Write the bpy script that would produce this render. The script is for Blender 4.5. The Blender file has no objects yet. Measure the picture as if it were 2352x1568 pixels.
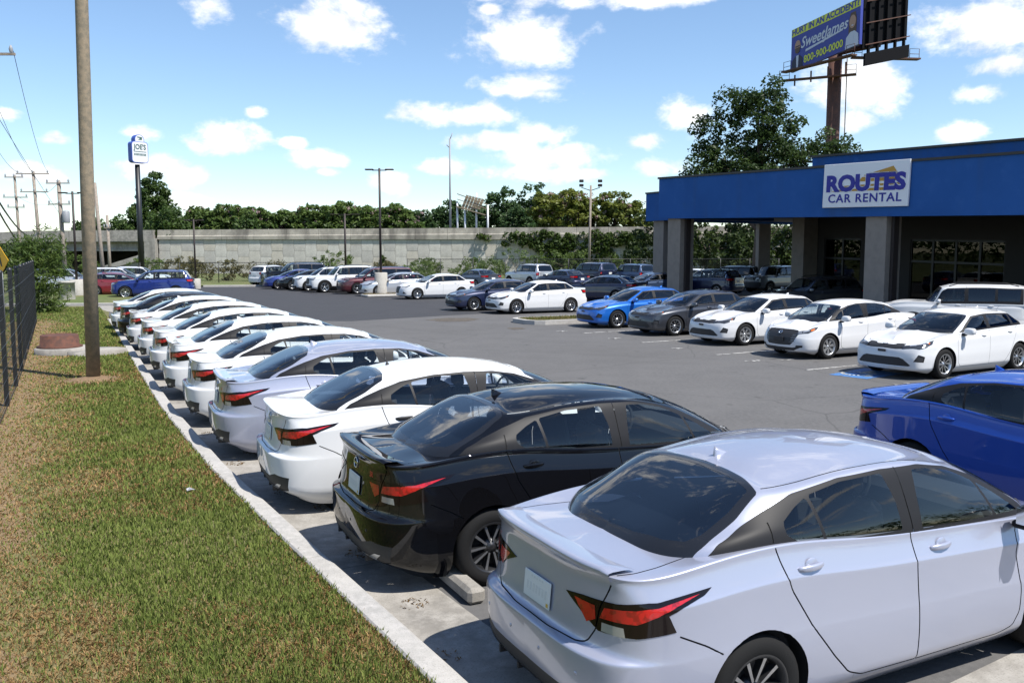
import bpy, math, random
import numpy as np
from mathutils import Matrix, Vector
R = math.radians
random.seed(7); rng = np.random.default_rng(7)
scene = bpy.context.scene
COL = scene.collection

# ---------------------------------------------------------------- camera
cam_d = bpy.data.cameras.new('camera'); cam = bpy.data.objects.new('camera', cam_d); COL.objects.link(cam)
cam_d.sensor_width = 36.0; cam_d.lens = 36.0*2018.76/2352.0; cam_d.clip_start = 0.1; cam_d.clip_end = 6000
cam.location = (0, 0, 2.6895); cam.rotation_euler = (R(90-5.794), 0, 0)
scene.camera = cam
scene.render.engine = 'CYCLES'
scene.cycles.use_denoising = True
scene.cycles.max_bounces = 10; scene.cycles.transparent_max_bounces = 24
scene.cycles.diffuse_bounces = 4; scene.cycles.glossy_bounces = 4
scene.cycles.sample_clamp_indirect = 8.0
scene.cycles.caustics_reflective = False; scene.cycles.caustics_refractive = False
vs = scene.view_settings
vs.view_transform = 'Standard'; vs.look = 'None'; vs.gamma = 1.0; vs.use_curve_mapping = False; vs.exposure = 0.9

# ---------------------------------------------------------------- sun and sky
SUN_AZ, SUN_EL = 122.0, 58.0       # azimuth measured clockwise from +Y (camera direction)
sd = Vector((math.sin(R(SUN_AZ))*math.cos(R(SUN_EL)), math.cos(R(SUN_AZ))*math.cos(R(SUN_EL)), math.sin(R(SUN_EL))))
sun_d = bpy.data.lights.new('sun', 'SUN'); sun_d.energy = 4.0; sun_d.angle = R(0.53); sun_d.color = (1, .955, .88)
sun = bpy.data.objects.new('sun', sun_d); COL.objects.link(sun); sun.location = (40, -20, 60)
sun.rotation_euler = sd.to_track_quat('Z', 'Y').to_euler()

world = bpy.data.worlds.new('World'); scene.world = world; world.cycles.sampling_method = 'MANUAL'; world.cycles.sample_map_resolution = 512; world.use_nodes = True
wn = world.node_tree.nodes; wl = world.node_tree.links
for n in list(wn): wn.remove(n)
def W(t, **k):
    n = wn.new(t)
    for a, b in k.items(): setattr(n, a, b)
    return n
w_out = W('ShaderNodeOutputWorld'); w_bg = W('ShaderNodeBackground'); wl.new(w_bg.outputs[0], w_out.inputs[0])
w_sky = W('ShaderNodeTexSky'); w_sky.sky_type = 'NISHITA'; w_sky.sun_disc = False
w_sky.sun_elevation = R(SUN_EL); w_sky.sun_rotation = R(SUN_AZ); w_sky.air_density = 1.0; w_sky.dust_density = 0.0; w_sky.ozone_density = 4.0
w_bg.inputs['Strength'].default_value = 0.095
def wm(op, a, b=None, c=None):
    n = W('ShaderNodeMath', operation=op)
    for i, v in enumerate((a, b, c)):
        if v is None: continue
        if isinstance(v, (int, float)): n.inputs[i].default_value = v
        else: wl.new(v, n.inputs[i])
    return n.outputs[0]
# cumulus: each cloud is a lump at its own direction of the sky (azimuth, elevation, half width, half height in degrees), frayed by noise
w_tc = W('ShaderNodeTexCoord'); w_sep = W('ShaderNodeSeparateXYZ'); wl.new(w_tc.outputs['Generated'], w_sep.inputs[0])
w_az = wm('MULTIPLY', wm('ARCTAN2', w_sep.outputs[0], w_sep.outputs[1]), 57.29578)
w_el = wm('MULTIPLY', wm('ARCSINE', w_sep.outputs[2]), 57.29578)
w_cmb = W('ShaderNodeCombineXYZ'); wl.new(w_az, w_cmb.inputs[0]); wl.new(wm('MULTIPLY', w_el, 1.5), w_cmb.inputs[1])
def wnoise(scale, detail, rough, src, dist=0.0):
    n = W('ShaderNodeTexNoise'); n.inputs['Scale'].default_value = scale; n.inputs['Detail'].default_value = detail
    n.inputs['Roughness'].default_value = rough; n.inputs['Distortion'].default_value = dist; wl.new(src, n.inputs['Vector']); return n.outputs[0]
w_n1 = wnoise(0.16, 7.0, .62, w_cmb.outputs[0], .25)
w_n2 = wnoise(0.62, 5.0, .6, w_cmb.outputs[0])
CLOUDS = [(-11.4,13.6,4.87,2.02),(-18.7,14.3,2.08,1.34),(0.9,13.1,4.97,2.34),(0.9,10.3,4.19,1.21),(-17.8,6.9,2.7,1.35),(-16.0,8.5,0.85,0.44),(-13.6,6.7,0.97,0.41),(-11.9,5.8,2.5,0.76),
 (-11.6,5.0,0.94,0.42),(-22.6,7.0,1.38,0.79),(-27.1,6.4,1.39,0.57),(-29.3,7.6,0.99,0.62),(-22.2,5.0,2.63,0.99),(-20.3,4.5,2.5,0.93),(-4.3,8.6,4.95,0.99),(-1.3,8.9,2.13,1.21),
 (2.1,7.5,2.66,1.35),(3.2,6.1,5.67,1.35),(-0.7,7.0,5.32,0.89),(-4.6,5.5,2.76,0.85),(-7.7,4.6,1.83,0.98),(8.1,6.9,2.18,0.84),(11.1,8.5,2.3,1.39),(9.0,5.3,3.15,0.88),(21.4,9.8,4.3,2.18),
 (27.3,12.4,4.73,2.37),(28.5,10.2,3.12,0.87),(27.4,8.9,2.08,0.79),(26.5,6.6,1.91,1.02),(20.7,7.7,1.66,1.0),(8.8,15.3,12.98,0.7),(-20.3,3.1,3.0,0.67),(2.1,5.0,7.09,0.78),(-28.6,4.4,2.49,0.78),
 (-1.3,14.9,1.06,0.5),(22.5,12.9,1.31,1.31),(36,9,4,1.4),(41,5,5,1),(-40,12,5,1.6),(-48,6,6,1.2),(50,13,6,2)]
w_ae = W('ShaderNodeCombineXYZ'); wl.new(w_az, w_ae.inputs[0]); wl.new(w_el, w_ae.inputs[1]); w_f = None
for (a, e, sa, se) in CLOUDS:
    v = W('ShaderNodeVectorMath', operation='MULTIPLY_ADD'); wl.new(w_ae.outputs[0], v.inputs[0]); sa *= .86; se *= .84; v.inputs[1].default_value = (1/sa, 1/se, 0); v.inputs[2].default_value = (-a/sa, -e/se, 0)
    l = W('ShaderNodeVectorMath', operation='LENGTH'); wl.new(v.outputs[0], l.inputs[0]); f = l.outputs['Value']
    w_f = f if w_f is None else wm('MINIMUM', w_f, f)
w_f = wm('SUBTRACT', 1.0, w_f)
# the rest of the dome carries the same scattered cumulus (overhead and behind the camera)
w_pl = W('ShaderNodeVectorMath', operation='DIVIDE'); wl.new(w_tc.outputs['Generated'], w_pl.inputs[0])
w_zc = W('ShaderNodeCombineXYZ'); _z = wm('ADD', wm('MAXIMUM', w_sep.outputs[2], 0.02), .12)
for i in range(3): wl.new(_z, w_zc.inputs[i])
wl.new(w_zc.outputs[0], w_pl.inputs[1])
w_over = wm('SUBTRACT', wm('MULTIPLY', wnoise(1.15, 6.0, .58, w_pl.outputs[0], .3), 5.2), 2.95)
w_rest = wm('MAXIMUM', wm('MULTIPLY', wm('SUBTRACT', wm('ABSOLUTE', w_az), 44.0), .12), wm('MULTIPLY', wm('SUBTRACT', w_el, 24.0), .12))
w_rest = wm('MINIMUM', wm('MAXIMUM', w_rest, -1.5), 0.0)
w_f = wm('MAXIMUM', w_f, wm('ADD', w_over, w_rest))
w_d = wm('ADD', w_f, wm('ADD', wm('MULTIPLY', wm('SUBTRACT', w_n1, .5), 2.6), wm('MULTIPLY', wm('SUBTRACT', w_n2, .5), 1.2)))
w_mr = W('ShaderNodeMapRange', interpolation_type='SMOOTHSTEP'); wl.new(w_d, w_mr.inputs[0])
w_mr.inputs[1].default_value = -.05; w_mr.inputs[2].default_value = .75; w_mr.inputs[3].default_value = 0; w_mr.inputs[4].default_value = .94
w_mask = wm('MULTIPLY', w_mr.outputs[0], wm('GREATER_THAN', w_sep.outputs[2], 0.0))
# cloud relief: density sampled a little towards the light against the density here; grey-blue where thick and turned away
w_sh = W('ShaderNodeVectorMath', operation='ADD'); wl.new(w_cmb.outputs[0], w_sh.inputs[0]); w_sh.inputs[1].default_value = (.5, 1.1, 0)
w_n3 = wnoise(0.16, 7.0, .62, w_sh.outputs[0], .25)
w_cc = W('ShaderNodeMixRGB'); w_cc.inputs[1].default_value = (4.9, 5.2, 5.7, 1); w_cc.inputs[2].default_value = (8.0, 7.9, 7.8, 1)
wl.new(wm('MINIMUM', wm('MAXIMUM', wm('ADD', wm('MULTIPLY', wm('SUBTRACT', w_n1, w_n3), 5.0), .72), 0.0), 1.0), w_cc.inputs[0])
w_mix = W('ShaderNodeMixRGB'); wl.new(w_mask, w_mix.inputs[0]); wl.new(w_sky.outputs[0], w_mix.inputs[1]); wl.new(w_cc.outputs[0], w_mix.inputs[2])
wl.new(w_mix.outputs[0], w_bg.inputs['Color'])

# ---------------------------------------------------------------- helpers: materials
def mat(name, color=(.5,.5,.5), rough=.6, metal=0.0, coat=0.0, spec=.5, noise=None, bump=None, alpha=None, coatr=.03, flake=0):
    """Principled material; noise=(scale, other colour, low, high[, detail]) mixes a second colour, bump=(scale, strength)."""
    m = bpy.data.materials.new(name); m.use_nodes = True; t = m.node_tree; b = t.nodes['Principled BSDF']
    b.inputs['Base Color'].default_value = (*color, 1); b.inputs['Roughness'].default_value = rough; b.inputs['Metallic'].default_value = metal
    b.inputs['Coat Weight'].default_value = coat; b.inputs['Coat Roughness'].default_value = coatr; b.inputs['Specular IOR Level'].default_value = spec
    def tex(scale, detail=5, coord='Object'):
        tc = t.nodes.new('ShaderNodeTexCoord'); n = t.nodes.new('ShaderNodeTexNoise'); n.inputs['Scale'].default_value = scale; n.inputs['Detail'].default_value = detail
        n.inputs['Roughness'].default_value = .62
        t.links.new(tc.outputs[coord], n.inputs['Vector']); return n
    last = None
    for nz in (noise if isinstance(noise, list) else [noise] if noise else []):
        n = tex(nz[0], nz[4] if len(nz) > 4 else 5); mr = t.nodes.new('ShaderNodeMapRange'); mr.inputs[1].default_value = nz[2]; mr.inputs[2].default_value = nz[3]
        t.links.new(n.outputs[0], mr.inputs[0]); mx = t.nodes.new('ShaderNodeMixRGB'); t.links.new(mr.outputs[0], mx.inputs[0])
        mx.inputs[2].default_value = (*nz[1], 1)
        if last is None: mx.inputs[1].default_value = (*color, 1)
        else: t.links.new(last, mx.inputs[1])
        last = mx.outputs[0]
    if last is not None: t.links.new(last, b.inputs['Base Color'])
    if bump:
        n = tex(bump[0], 6); bp = t.nodes.new('ShaderNodeBump'); bp.inputs['Strength'].default_value = bump[1]; bp.inputs['Distance'].default_value = bump[2] if len(bump) > 2 else .02
        t.links.new(n.outputs[0], bp.inputs['Height']); t.links.new(bp.outputs[0], b.inputs['Normal'])
    return m
def glass_mat(name, tint, rough=0.0, fres=1.5):
    m = bpy.data.materials.new(name); m.use_nodes = True; t = m.node_tree; t.nodes.remove(t.nodes['Principled BSDF'])
    o = t.nodes['Material Output']; tr = t.nodes.new('ShaderNodeBsdfTransparent'); tr.inputs[0].default_value = (*tint, 1)
    gl = t.nodes.new('ShaderNodeBsdfGlossy'); gl.inputs['Roughness'].default_value = rough; gl.inputs['Color'].default_value = (1, 1, 1, 1)
    fr = t.nodes.new('ShaderNodeFresnel'); ge = t.nodes.new('ShaderNodeNewGeometry'); mi_ = t.nodes.new('ShaderNodeMapRange'); mi_.inputs[3].default_value = fres; mi_.inputs[4].default_value = 1/fres; t.links.new(ge.outputs['Backfacing'], mi_.inputs[0]); t.links.new(mi_.outputs[0], fr.inputs[0]);   # a thin pane reflects alike from both sides
    mx = t.nodes.new('ShaderNodeMixShader')
    t.links.new(fr.outputs[0], mx.inputs[0]); t.links.new(tr.outputs[0], mx.inputs[1]); t.links.new(gl.outputs[0], mx.inputs[2]); t.links.new(mx.outputs[0], o.inputs[0])
    return m

# ---------------------------------------------------------------- helpers: meshes and objects
class MB:
    """collects simple shapes; build() links them as one mesh object"""
    def __init__(s): s.v = []; s.f = []; s.m = []; s.sm = []
    def add(s, v, f, mi=0, smooth=False):
        o = len(s.v); s.v += [tuple(p) for p in v]; s.f += [tuple(i+o for i in q) for q in f]; s.m += [mi]*len(f); s.sm += [smooth]*len(f); return s
    def box(s, c, d, mi=0, rz=0, M=None):
        a, b, h = d[0]/2, d[1]/2, d[2]/2
        v = [Vector((x, y, z)) for x in (-a, a) for y in (-b, b) for z in (-h, h)]
        T = Matrix.Translation(c) @ (M if M else Matrix.Rotation(rz, 4, 'Z'))
        return s.add([T @ p for p in v], [(0,1,3,2),(4,6,7,5),(0,4,5,1),(2,3,7,6),(0,2,6,4),(1,5,7,3)], mi)
    def bevbox(s, c, d, bev=.01, mi=0, rz=0, M=None):
        a, b, h = d[0]/2, d[1]/2, d[2]/2; e = min(bev, a*.9, b*.9, h*.9); v = []; f = []
        for sx in (-1, 1):
            for sy in (-1, 1):
                for sz in (-1, 1):
                    v += [(sx*a, sy*(b-e), sz*(h-e)), (sx*(a-e), sy*b, sz*(h-e)), (sx*(a-e), sy*(b-e), sz*h)]
        ix = lambda x, y, z, k: (((x > 0)*4+(y > 0)*2+(z > 0))*3+k)
        for q in (-1, 1):
            f += [(ix(q,-1,-1,0), ix(q,1,-1,0), ix(q,1,1,0), ix(q,-1,1,0)), (ix(-1,q,-1,1), ix(1,q,-1,1), ix(1,q,1,1), ix(-1,q,1,1)), (ix(-1,-1,q,2), ix(1,-1,q,2), ix(1,1,q,2), ix(-1,1,q,2))]
            for r in (-1, 1):
                f += [(ix(q,r,-1,0), ix(q,r,1,0), ix(q,r,1,1), ix(q,r,-1,1)), (ix(q,-1,r,0), ix(q,1,r,0), ix(q,1,r,2), ix(q,-1,r,2)), (ix(-1,q,r,1), ix(1,q,r,1), ix(1,q,r,2), ix(-1,q,r,2))]
                for w in (-1, 1): f.append((ix(q,r,w,0), ix(q,r,w,1), ix(q,r,w,2)))
        T = Matrix.Translation(c) @ (M if M else Matrix.Rotation(rz, 4, 'Z'))
        return s.add([T @ Vector(p) for p in v], f, mi)
    def tube(s, pts, r, n=8, mi=0, cap=True, smooth=True):
        pts = [Vector(p) for p in pts]; rr = r if isinstance(r, (list, tuple)) else [r]*len(pts); v = []; f = []; prev = None
        for i, p in enumerate(pts):
            d = (pts[min(i+1, len(pts)-1)] - pts[max(i-1, 0)]).normalized()
            if prev is None: u = d.orthogonal().normalized()
            else: u = (prev - d*prev.dot(d)); u = u.normalized() if u.length > 1e-6 else d.orthogonal().normalized()
            prev = u; w = d.cross(u)
            v += [p + (u*math.cos(2*math.pi*k/n) + w*math.sin(2*math.pi*k/n))*rr[i] for k in range(n)]
        for i in range(len(pts)-1):
            f += [(i*n+k, i*n+(k+1) % n, (i+1)*n+(k+1) % n, (i+1)*n+k) for k in range(n)]
        s.add(v, f, mi, smooth)
        if cap and n > 2:
            o = len(s.v)-len(v); s.f += [tuple(o+k for k in reversed(range(n))), tuple(o+(len(pts)-1)*n+k for k in range(n))]; s.m += [mi]*2; s.sm += [False]*2
        return s
    def lathe(s, prof, n=24, c=(0,0,0), axis='Z', mi=0, smooth=True, closed=False):
        v = []; f = []; m = len(prof)
        for k in range(n):
            a = 2*math.pi*k/n; ca, sa = math.cos(a), math.sin(a)
            for (r, h) in prof:
                p = (r*ca, r*sa, h) if axis == 'Z' else (r*ca, h, r*sa)
                v.append((p[0]+c[0], p[1]+c[1], p[2]+c[2]))
        for k in range(n):
            q = (k+1) % n
            f += [(k*m+i, q*m+i, q*m+i+1, k*m+i+1) if axis == 'Z' else (k*m+i, k*m+i+1, q*m+i+1, q*m+i) for i in range(m-1)]
        return s.add(v, f, mi, smooth)
    def prism(s, poly, z0, z1, mi=0, M=None):
        n = len(poly); v = [Vector((p[0], p[1], z0)) for p in poly] + [Vector((p[0], p[1], z1)) for p in poly]
        if M: v = [M @ p for p in v]
        return s.add(v, [tuple(reversed(range(n))), tuple(range(n, 2*n))] + [(i, (i+1) % n, n+(i+1) % n, n+i) for i in range(n)], mi)
    def mesh(s, name, mats):
        me = bpy.data.meshes.new(name); me.from_pydata(s.v, [], s.f)
        for m in (mats if isinstance(mats, (list, tuple)) else [mats]): me.materials.append(m)
        me.polygons.foreach_set('material_index', s.m); me.polygons.foreach_set('use_smooth', s.sm); me.update(); return me
    def build(s, name, mats, parent=None, loc=(0,0,0), rz=0):
        return link(name, s.mesh(name, mats), parent, loc, rz)
def link(name, me, parent=None, loc=(0,0,0), rz=0):
    o = bpy.data.objects.new(name, me); COL.objects.link(o); o.location = loc; o.rotation_euler = (0, 0, rz); o.parent = parent; return o
def tag(o, label=None, cat=None, group=None, kind=None):
    if label: o['label'] = label
    if cat: o['category'] = cat
    if group: o['group'] = group
    if kind: o['kind'] = kind
    return o
def thing(name, label, cat, loc=(0,0,0), rz=0, group=None):
    return tag(link(name, None, None, loc, rz), label, cat, group)
def text_mesh(s, size, offset=0.0, extrude=0.0, shear=0.0, align='CENTER', space=1.0):
    c = bpy.data.curves.new('lettering', 'FONT'); c.body = s; c.size = size; c.offset = offset; c.extrude = extrude; c.shear = shear; c.align_x = align; c.align_y = 'CENTER'
    c.resolution_u = 3; c.space_character = space
    o = bpy.data.objects.new('lettering', c); me = bpy.data.meshes.new_from_object(o); bpy.data.objects.remove(o); bpy.data.curves.remove(c); return me
# ================================================================ cars: spline surfaces cut into panels
def bbasis(n, t):
    t = np.clip(np.asarray(t, float), 0, 1-1e-9); k = np.concatenate([[0]*3, np.linspace(0, 1, n-2), [1]*3])
    N = np.zeros((len(t), len(k)-1))
    for i in range(len(k)-1): N[:, i] = (t >= k[i]) & (t < k[i+1])
    for d in range(1, 4):
        M = np.zeros((len(t), len(k)-1-d))
        for i in range(len(k)-1-d):
            a = k[i+d]-k[i]; b = k[i+d+1]-k[i+1]
            if a > 0: M[:, i] += (t-k[i])/a*N[:, i]
            if b > 0: M[:, i] += (k[i+d+1]-t)/b*N[:, i+1]
        N = M
    return N
def basis4(n, t):
    """index of the first of the four cubic basis functions at t, their values and derivatives (clamped uniform knots)"""
    t = np.clip(np.asarray(t, float), 0, 1-1e-9); m = n-3; k = np.concatenate([[0]*3, np.linspace(0, 1, n-2), [1]*3]); i = np.minimum((t*m).astype(int), m-1)+3
    L = lambda q: t-k[i+1-q]; Rr = lambda q: k[i+q]-t; N = [np.ones_like(t)]; low = None
    for d in range(1, 4):
        if d == 3: low = N
        sv = np.zeros_like(t); M = []
        for r in range(d):
            a = N[r]/(Rr(r+1)+L(d-r)); M.append(sv+Rr(r+1)*a); sv = L(d-r)*a
        M.append(sv); N = M
    D = []
    for r in range(4):
        v = 0
        if r > 0: v = v+3*low[r-1]/(k[i+r]-k[i+r-3])
        if r < 3: v = v-3*low[r]/(k[i+r+1]-k[i+r-2])
        D.append(v)
    return i-3, np.stack(N, 1), np.stack(D, 1)
class Surf:
    def __init__(s, D, iters=2):
        D = np.array(D, float); s.nv, s.nu = D.shape[:2]; g = lambda n: (lambda k: np.array([k[i+1:i+4].mean() for i in range(n)]))(np.concatenate([[0]*3, np.linspace(0, 1, n-2), [1]*3]))
        Au = bbasis(s.nu, g(s.nu)); Av = bbasis(s.nv, g(s.nv)); C = D.copy()
        for _ in range(iters): C = C + (D - np.einsum('ia,abk,jb->ijk', Av, C, Au))
        s.C = C; us = np.linspace(0, 1, 131); vs_ = np.linspace(0, 1, 81); s.gu, s.gv = np.meshgrid(us, vs_)
        s.G = np.einsum('ia,abk,jb->ijk', bbasis(s.nv, vs_), C, bbasis(s.nu, us))
    def _g(s, uv):
        uv = np.asarray(uv, float); iu, Bu, Du = basis4(s.nu, uv[:, 0]); iv, Bv, Dv = basis4(s.nv, uv[:, 1]); a = np.arange(4)
        return s.C[(iv[:, None]+a)[:, :, None], (iu[:, None]+a)[:, None, :]], Bu, Du, Bv, Dv
    def ev(s, uv):
        P, Bu, Du, Bv, Dv = s._g(uv); return ((P*Bu[:, None, :, None]).sum(2)*Bv[:, :, None]).sum(1)
    def jac(s, uv):
        P, Bu, Du, Bv, Dv = s._g(uv); return ((P*Du[:, None, :, None]).sum(2)*Bv[:, :, None]).sum(1), ((P*Bu[:, None, :, None]).sum(2)*Dv[:, :, None]).sum(1)
    def nor(s, uv):
        uv = np.clip(np.asarray(uv, float), .0015, .9985); Pu, Pv = s.jac(uv); n = np.cross(Pv, Pu); return n/np.maximum(np.linalg.norm(n, axis=1, keepdims=True), 1e-9)
    def find(s, pts, flt=None):
        """(u, v) of points given as (x, y, z) with None for a coordinate that does not matter"""
        W_ = np.array([[0. if c is None else 1. for c in p] for p in pts]); Q = np.array([[0. if c is None else c for c in p] for p in pts])
        G = s.G.reshape(-1, 3); U = np.stack([s.gu.ravel(), s.gv.ravel()], 1)
        if flt is not None: k = flt(G); G = G[k]; U = U[k]
        uv = U[np.argmin(W_@(G*G).T-2*(Q*W_)@G.T, axis=1)]
        for _ in range(7):
            r = (Q-s.ev(uv))*W_; Pu, Pv = s.jac(uv); Pu = Pu*W_; Pv = Pv*W_
            a = (Pu*Pu).sum(1)+1e-7; b = (Pu*Pv).sum(1); c = (Pv*Pv).sum(1)+1e-7; p = (Pu*r).sum(1); q = (Pv*r).sum(1); d = a*c-b*b+1e-12
            st = np.stack([(c*p-b*q)/d, (a*q-b*p)/d], 1); uv = np.clip(uv+np.clip(st, -.02, .02), 0, 1)
        return uv
def dens(pts, step=.05, closed=True, chaikin=1):
    P = [list(p) for p in pts]; out = []
    n = len(P)
    for i in range(n if closed else n-1):
        a, b = P[i], P[(i+1) % n]; d = math.sqrt(sum((x-y)**2 for x, y in zip(a, b) if x is not None and y is not None)); k = max(1, int(d/step+.5))
        for j in range(k): out.append([None if (x is None or y is None) else x+(y-x)*j/k for x, y in zip(a, b)])
    if not closed: out.append(P[-1])
    for _ in range(chaikin):
        q = [] if closed else [out[0]]; n = len(out)
        for i in range(n if closed else n-1):
            a, b = out[i], out[(i+1) % n]
            for t in (.25, .75): q.append([None if x is None else x+(y-x)*t for x, y in zip(a, b)])
        if not closed: q.append(out[-1])
        out = q
    return out
def in_poly(P, poly):
    x, y = P[:, 0], P[:, 1]; r = np.zeros(len(P), bool); n = len(poly); j = n-1
    for i in range(n):
        xi, yi = poly[i]; xj, yj = poly[j]
        if yi != yj: r ^= ((yi > y) != (yj > y)) & (x < (xj-xi)*(y-yi)/(yj-yi)+xi)
        j = i
    return r
def cut(S, nu, nv, polys, drop=()):
    """grid of S in (u, v) split along every polygon; returns {name: list of uv faces}; the first polygon that holds a face names it"""
    cells = {(i, j): [[(i/nu, j/nv), ((i+1)/nu, j/nv), ((i+1)/nu, (j+1)/nv), (i/nu, (j+1)/nv)]] for i in range(nu) for j in range(nv)}
    for name, poly in polys:
        n = len(poly)
        for k in range(n):
            ax, ay = poly[k]; bx, by = poly[(k+1) % n]; dx, dy = bx-ax, by-ay; l2 = dx*dx+dy*dy
            if l2 < 1e-12: continue
            for i in range(max(0, int(min(ax, bx)*nu)), min(nu-1, int(max(ax, bx)*nu))+1):
                for j in range(max(0, int(min(ay, by)*nv)), min(nv-1, int(max(ay, by)*nv))+1):
                    out = []
                    for f in cells[(i, j)]:
                        sd_ = [(p[0]-ax)*dy-(p[1]-ay)*dx for p in f]
                        if max(sd_) < 1e-9 or min(sd_) > -1e-9: out.append(f); continue
                        tt = [((p[0]-ax)*dx+(p[1]-ay)*dy)/l2 for p in f]
                        if max(tt) < 0 or min(tt) > 1: out.append(f); continue
                        A, B = [], []; m = len(f)
                        for q in range(m):
                            p0, p1, s0, s1 = f[q], f[(q+1) % m], sd_[q], sd_[(q+1) % m]
                            (A if s0 >= 0 else B).append(p0)
                            if (s0 >= 0) != (s1 >= 0):
                                t = s0/(s0-s1); c = (p0[0]+(p1[0]-p0[0])*t, p0[1]+(p1[1]-p0[1])*t); A.append(c); B.append(c)
                        for h in (A, B):
                            if len(h) > 2: out.append(h)
                    cells[(i, j)] = out
    F = [f for c in cells.values() for f in c]; cen = np.array([np.mean(f, axis=0) for f in F]); own = np.full(len(F), -1)
    for k, (name, poly) in enumerate(polys):
        m = in_poly(cen, poly) & (own < 0); own[m] = k
    res = {}
    for f, o in zip(F, own): res.setdefault('body' if o < 0 else 'hole' if polys[o][0] == 'hole' else polys[o][0]+'#%d' % o, []).append(f)
    return res
def panel(S, faces, off=0.0, side=0):
    """mesh data of some faces: side 0 = both halves joined, +1 / -1 = one half"""
    idx = {}; uv = []; F = []
    for f in faces:
        g = []
        for p in f:
            k = (round(p[0], 6), round(p[1], 6))
            if k not in idx: idx[k] = len(uv); uv.append(p)
            if not g or g[-1] != idx[k]: g.append(idx[k])
        g = list(dict.fromkeys(g))
        if len(g) > 2: F.append(g)
    uv = np.array(uv); P = S.ev(uv); N = S.nor(uv); P = P+N*off
    V, NN, FF = [], [], []
    for sg in ((1, -1) if side == 0 else (side,)):
        o = len(V); m = np.array([1, sg, 1]); V += (P*m).tolist(); NN += (N*m).tolist(); FF += [[i+o for i in (g[::-1] if sg > 0 else g)] for g in F]
    return V, FF, NN
def panel_mesh(name, S, faces, mats, off=0.0, side=0):
    V, F, N = panel(S, faces, off, side); me = bpy.data.meshes.new(name); me.from_pydata(V, [], F)
    for m in (mats if isinstance(mats, (list, tuple)) else [mats]): me.materials.append(m)
    me.polygons.foreach_set('use_smooth', [True]*len(F)); me.update(calc_edges=True); me.normals_split_custom_set_from_vertices(N); return me
def strip(S, uvl, w):
    """closed uv polygon of a narrow strip along a uv polyline, w metres wide"""
    uvl = np.asarray(uvl); Pu, Pv = S.jac(np.clip(uvl, .002, .998)); d = np.gradient(uvl, axis=0); t = Pu*d[:, :1]+Pv*d[:, 1:]; t /= np.maximum(np.linalg.norm(t, axis=1, keepdims=True), 1e-9)
    n = np.cross(Pu, Pv); n /= np.maximum(np.linalg.norm(n, axis=1, keepdims=True), 1e-9); b = np.cross(n, t)*w/2
    a = (Pu*Pu).sum(1); c = (Pv*Pv).sum(1); e = (Pu*Pv).sum(1); p = (Pu*b).sum(1); q = (Pv*b).sum(1); D = a*c-e*e+1e-9
    st = np.stack([(c*p-e*q)/D, (a*q-e*p)/D], 1); return np.concatenate([uvl+st, (uvl-st)[::-1]])
def lerp(L, x): return float(np.interp(x, [p[0] for p in L], [p[1] for p in L]))

def lower_surf(sp):
    """painted lower body: rings from the underside up to the shoulder, then across hood and deck to the centre line"""
    L, hw = sp['L'], sp['hw']; rr, rf = sp.get('rr', 1.0), sp.get('rf', 1.0); belt = sp['belt']; top = sp['top']; sill = sp.get('sill', .2)
    rear = [(0, 0), (0, .30), (.035*rr, .56), (.15*rr, .755), (.42, .845)]; frontc = [(.55, .84), (.26*rf, .755), (.10*rf, .56), (.02*rf, .28), (0, 0)]
    k = hw/.87
    col = [(x, y*k) for x, y in rear] + [(x, hw*f) for x, f in zip(np.linspace(.8, L-.95, 7), (.993, .999, 1, 1, 1, 1, .995))] + [(L-x, y*k) for x, y in frontc]
    nj = len(col); wR = [1, 1, .95, .6, .15]+[0]*(nj-5); wF = [0]*(nj-5)+[.15, .55, .95, 1, 1]
    rows = []
    for (t, dy, zR, dxR, zF, dxF) in sp['rows']:
        row = []
        for j, (x, y) in enumerate(col):
            zb = lerp(belt, x); z = sill+t*(zb-sill); z = z+(zR-z)*wR[j]*(1 if wR[j] > .5 else wR[j]*2)+(zF-z)*wF[j]*(1 if wF[j] > .5 else wF[j]*2)
            fl = sum(.018*math.exp(-((x-xw)/.33)**2) for xw in (sp['xr'], sp['xf']))*max(0, 1-abs(z-.5)/.42)
            row.append((x+dxR*wR[j]-dxF*wF[j], max(0, y-dy*(y/hw)+fl*(y > .5)), z))
        rows.append(row)
    last = rows[-1]
    for q in (.3, .62, .88, 1.0):
        row = []
        for j, (x, y, z) in enumerate(last):
            sx = .42+j/(nj-1)*(L-.95); X = x+(sx-x)*q; Y = y*(1-q); zt = lerp(top, X)-sp.get('crown', .035)*(Y/hw)**2
            row.append((X, Y, z+(zt-z)*min(1, q*1.7)))
        rows.append(row)
    return Surf(rows, sp.get('iters', 2))
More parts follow.
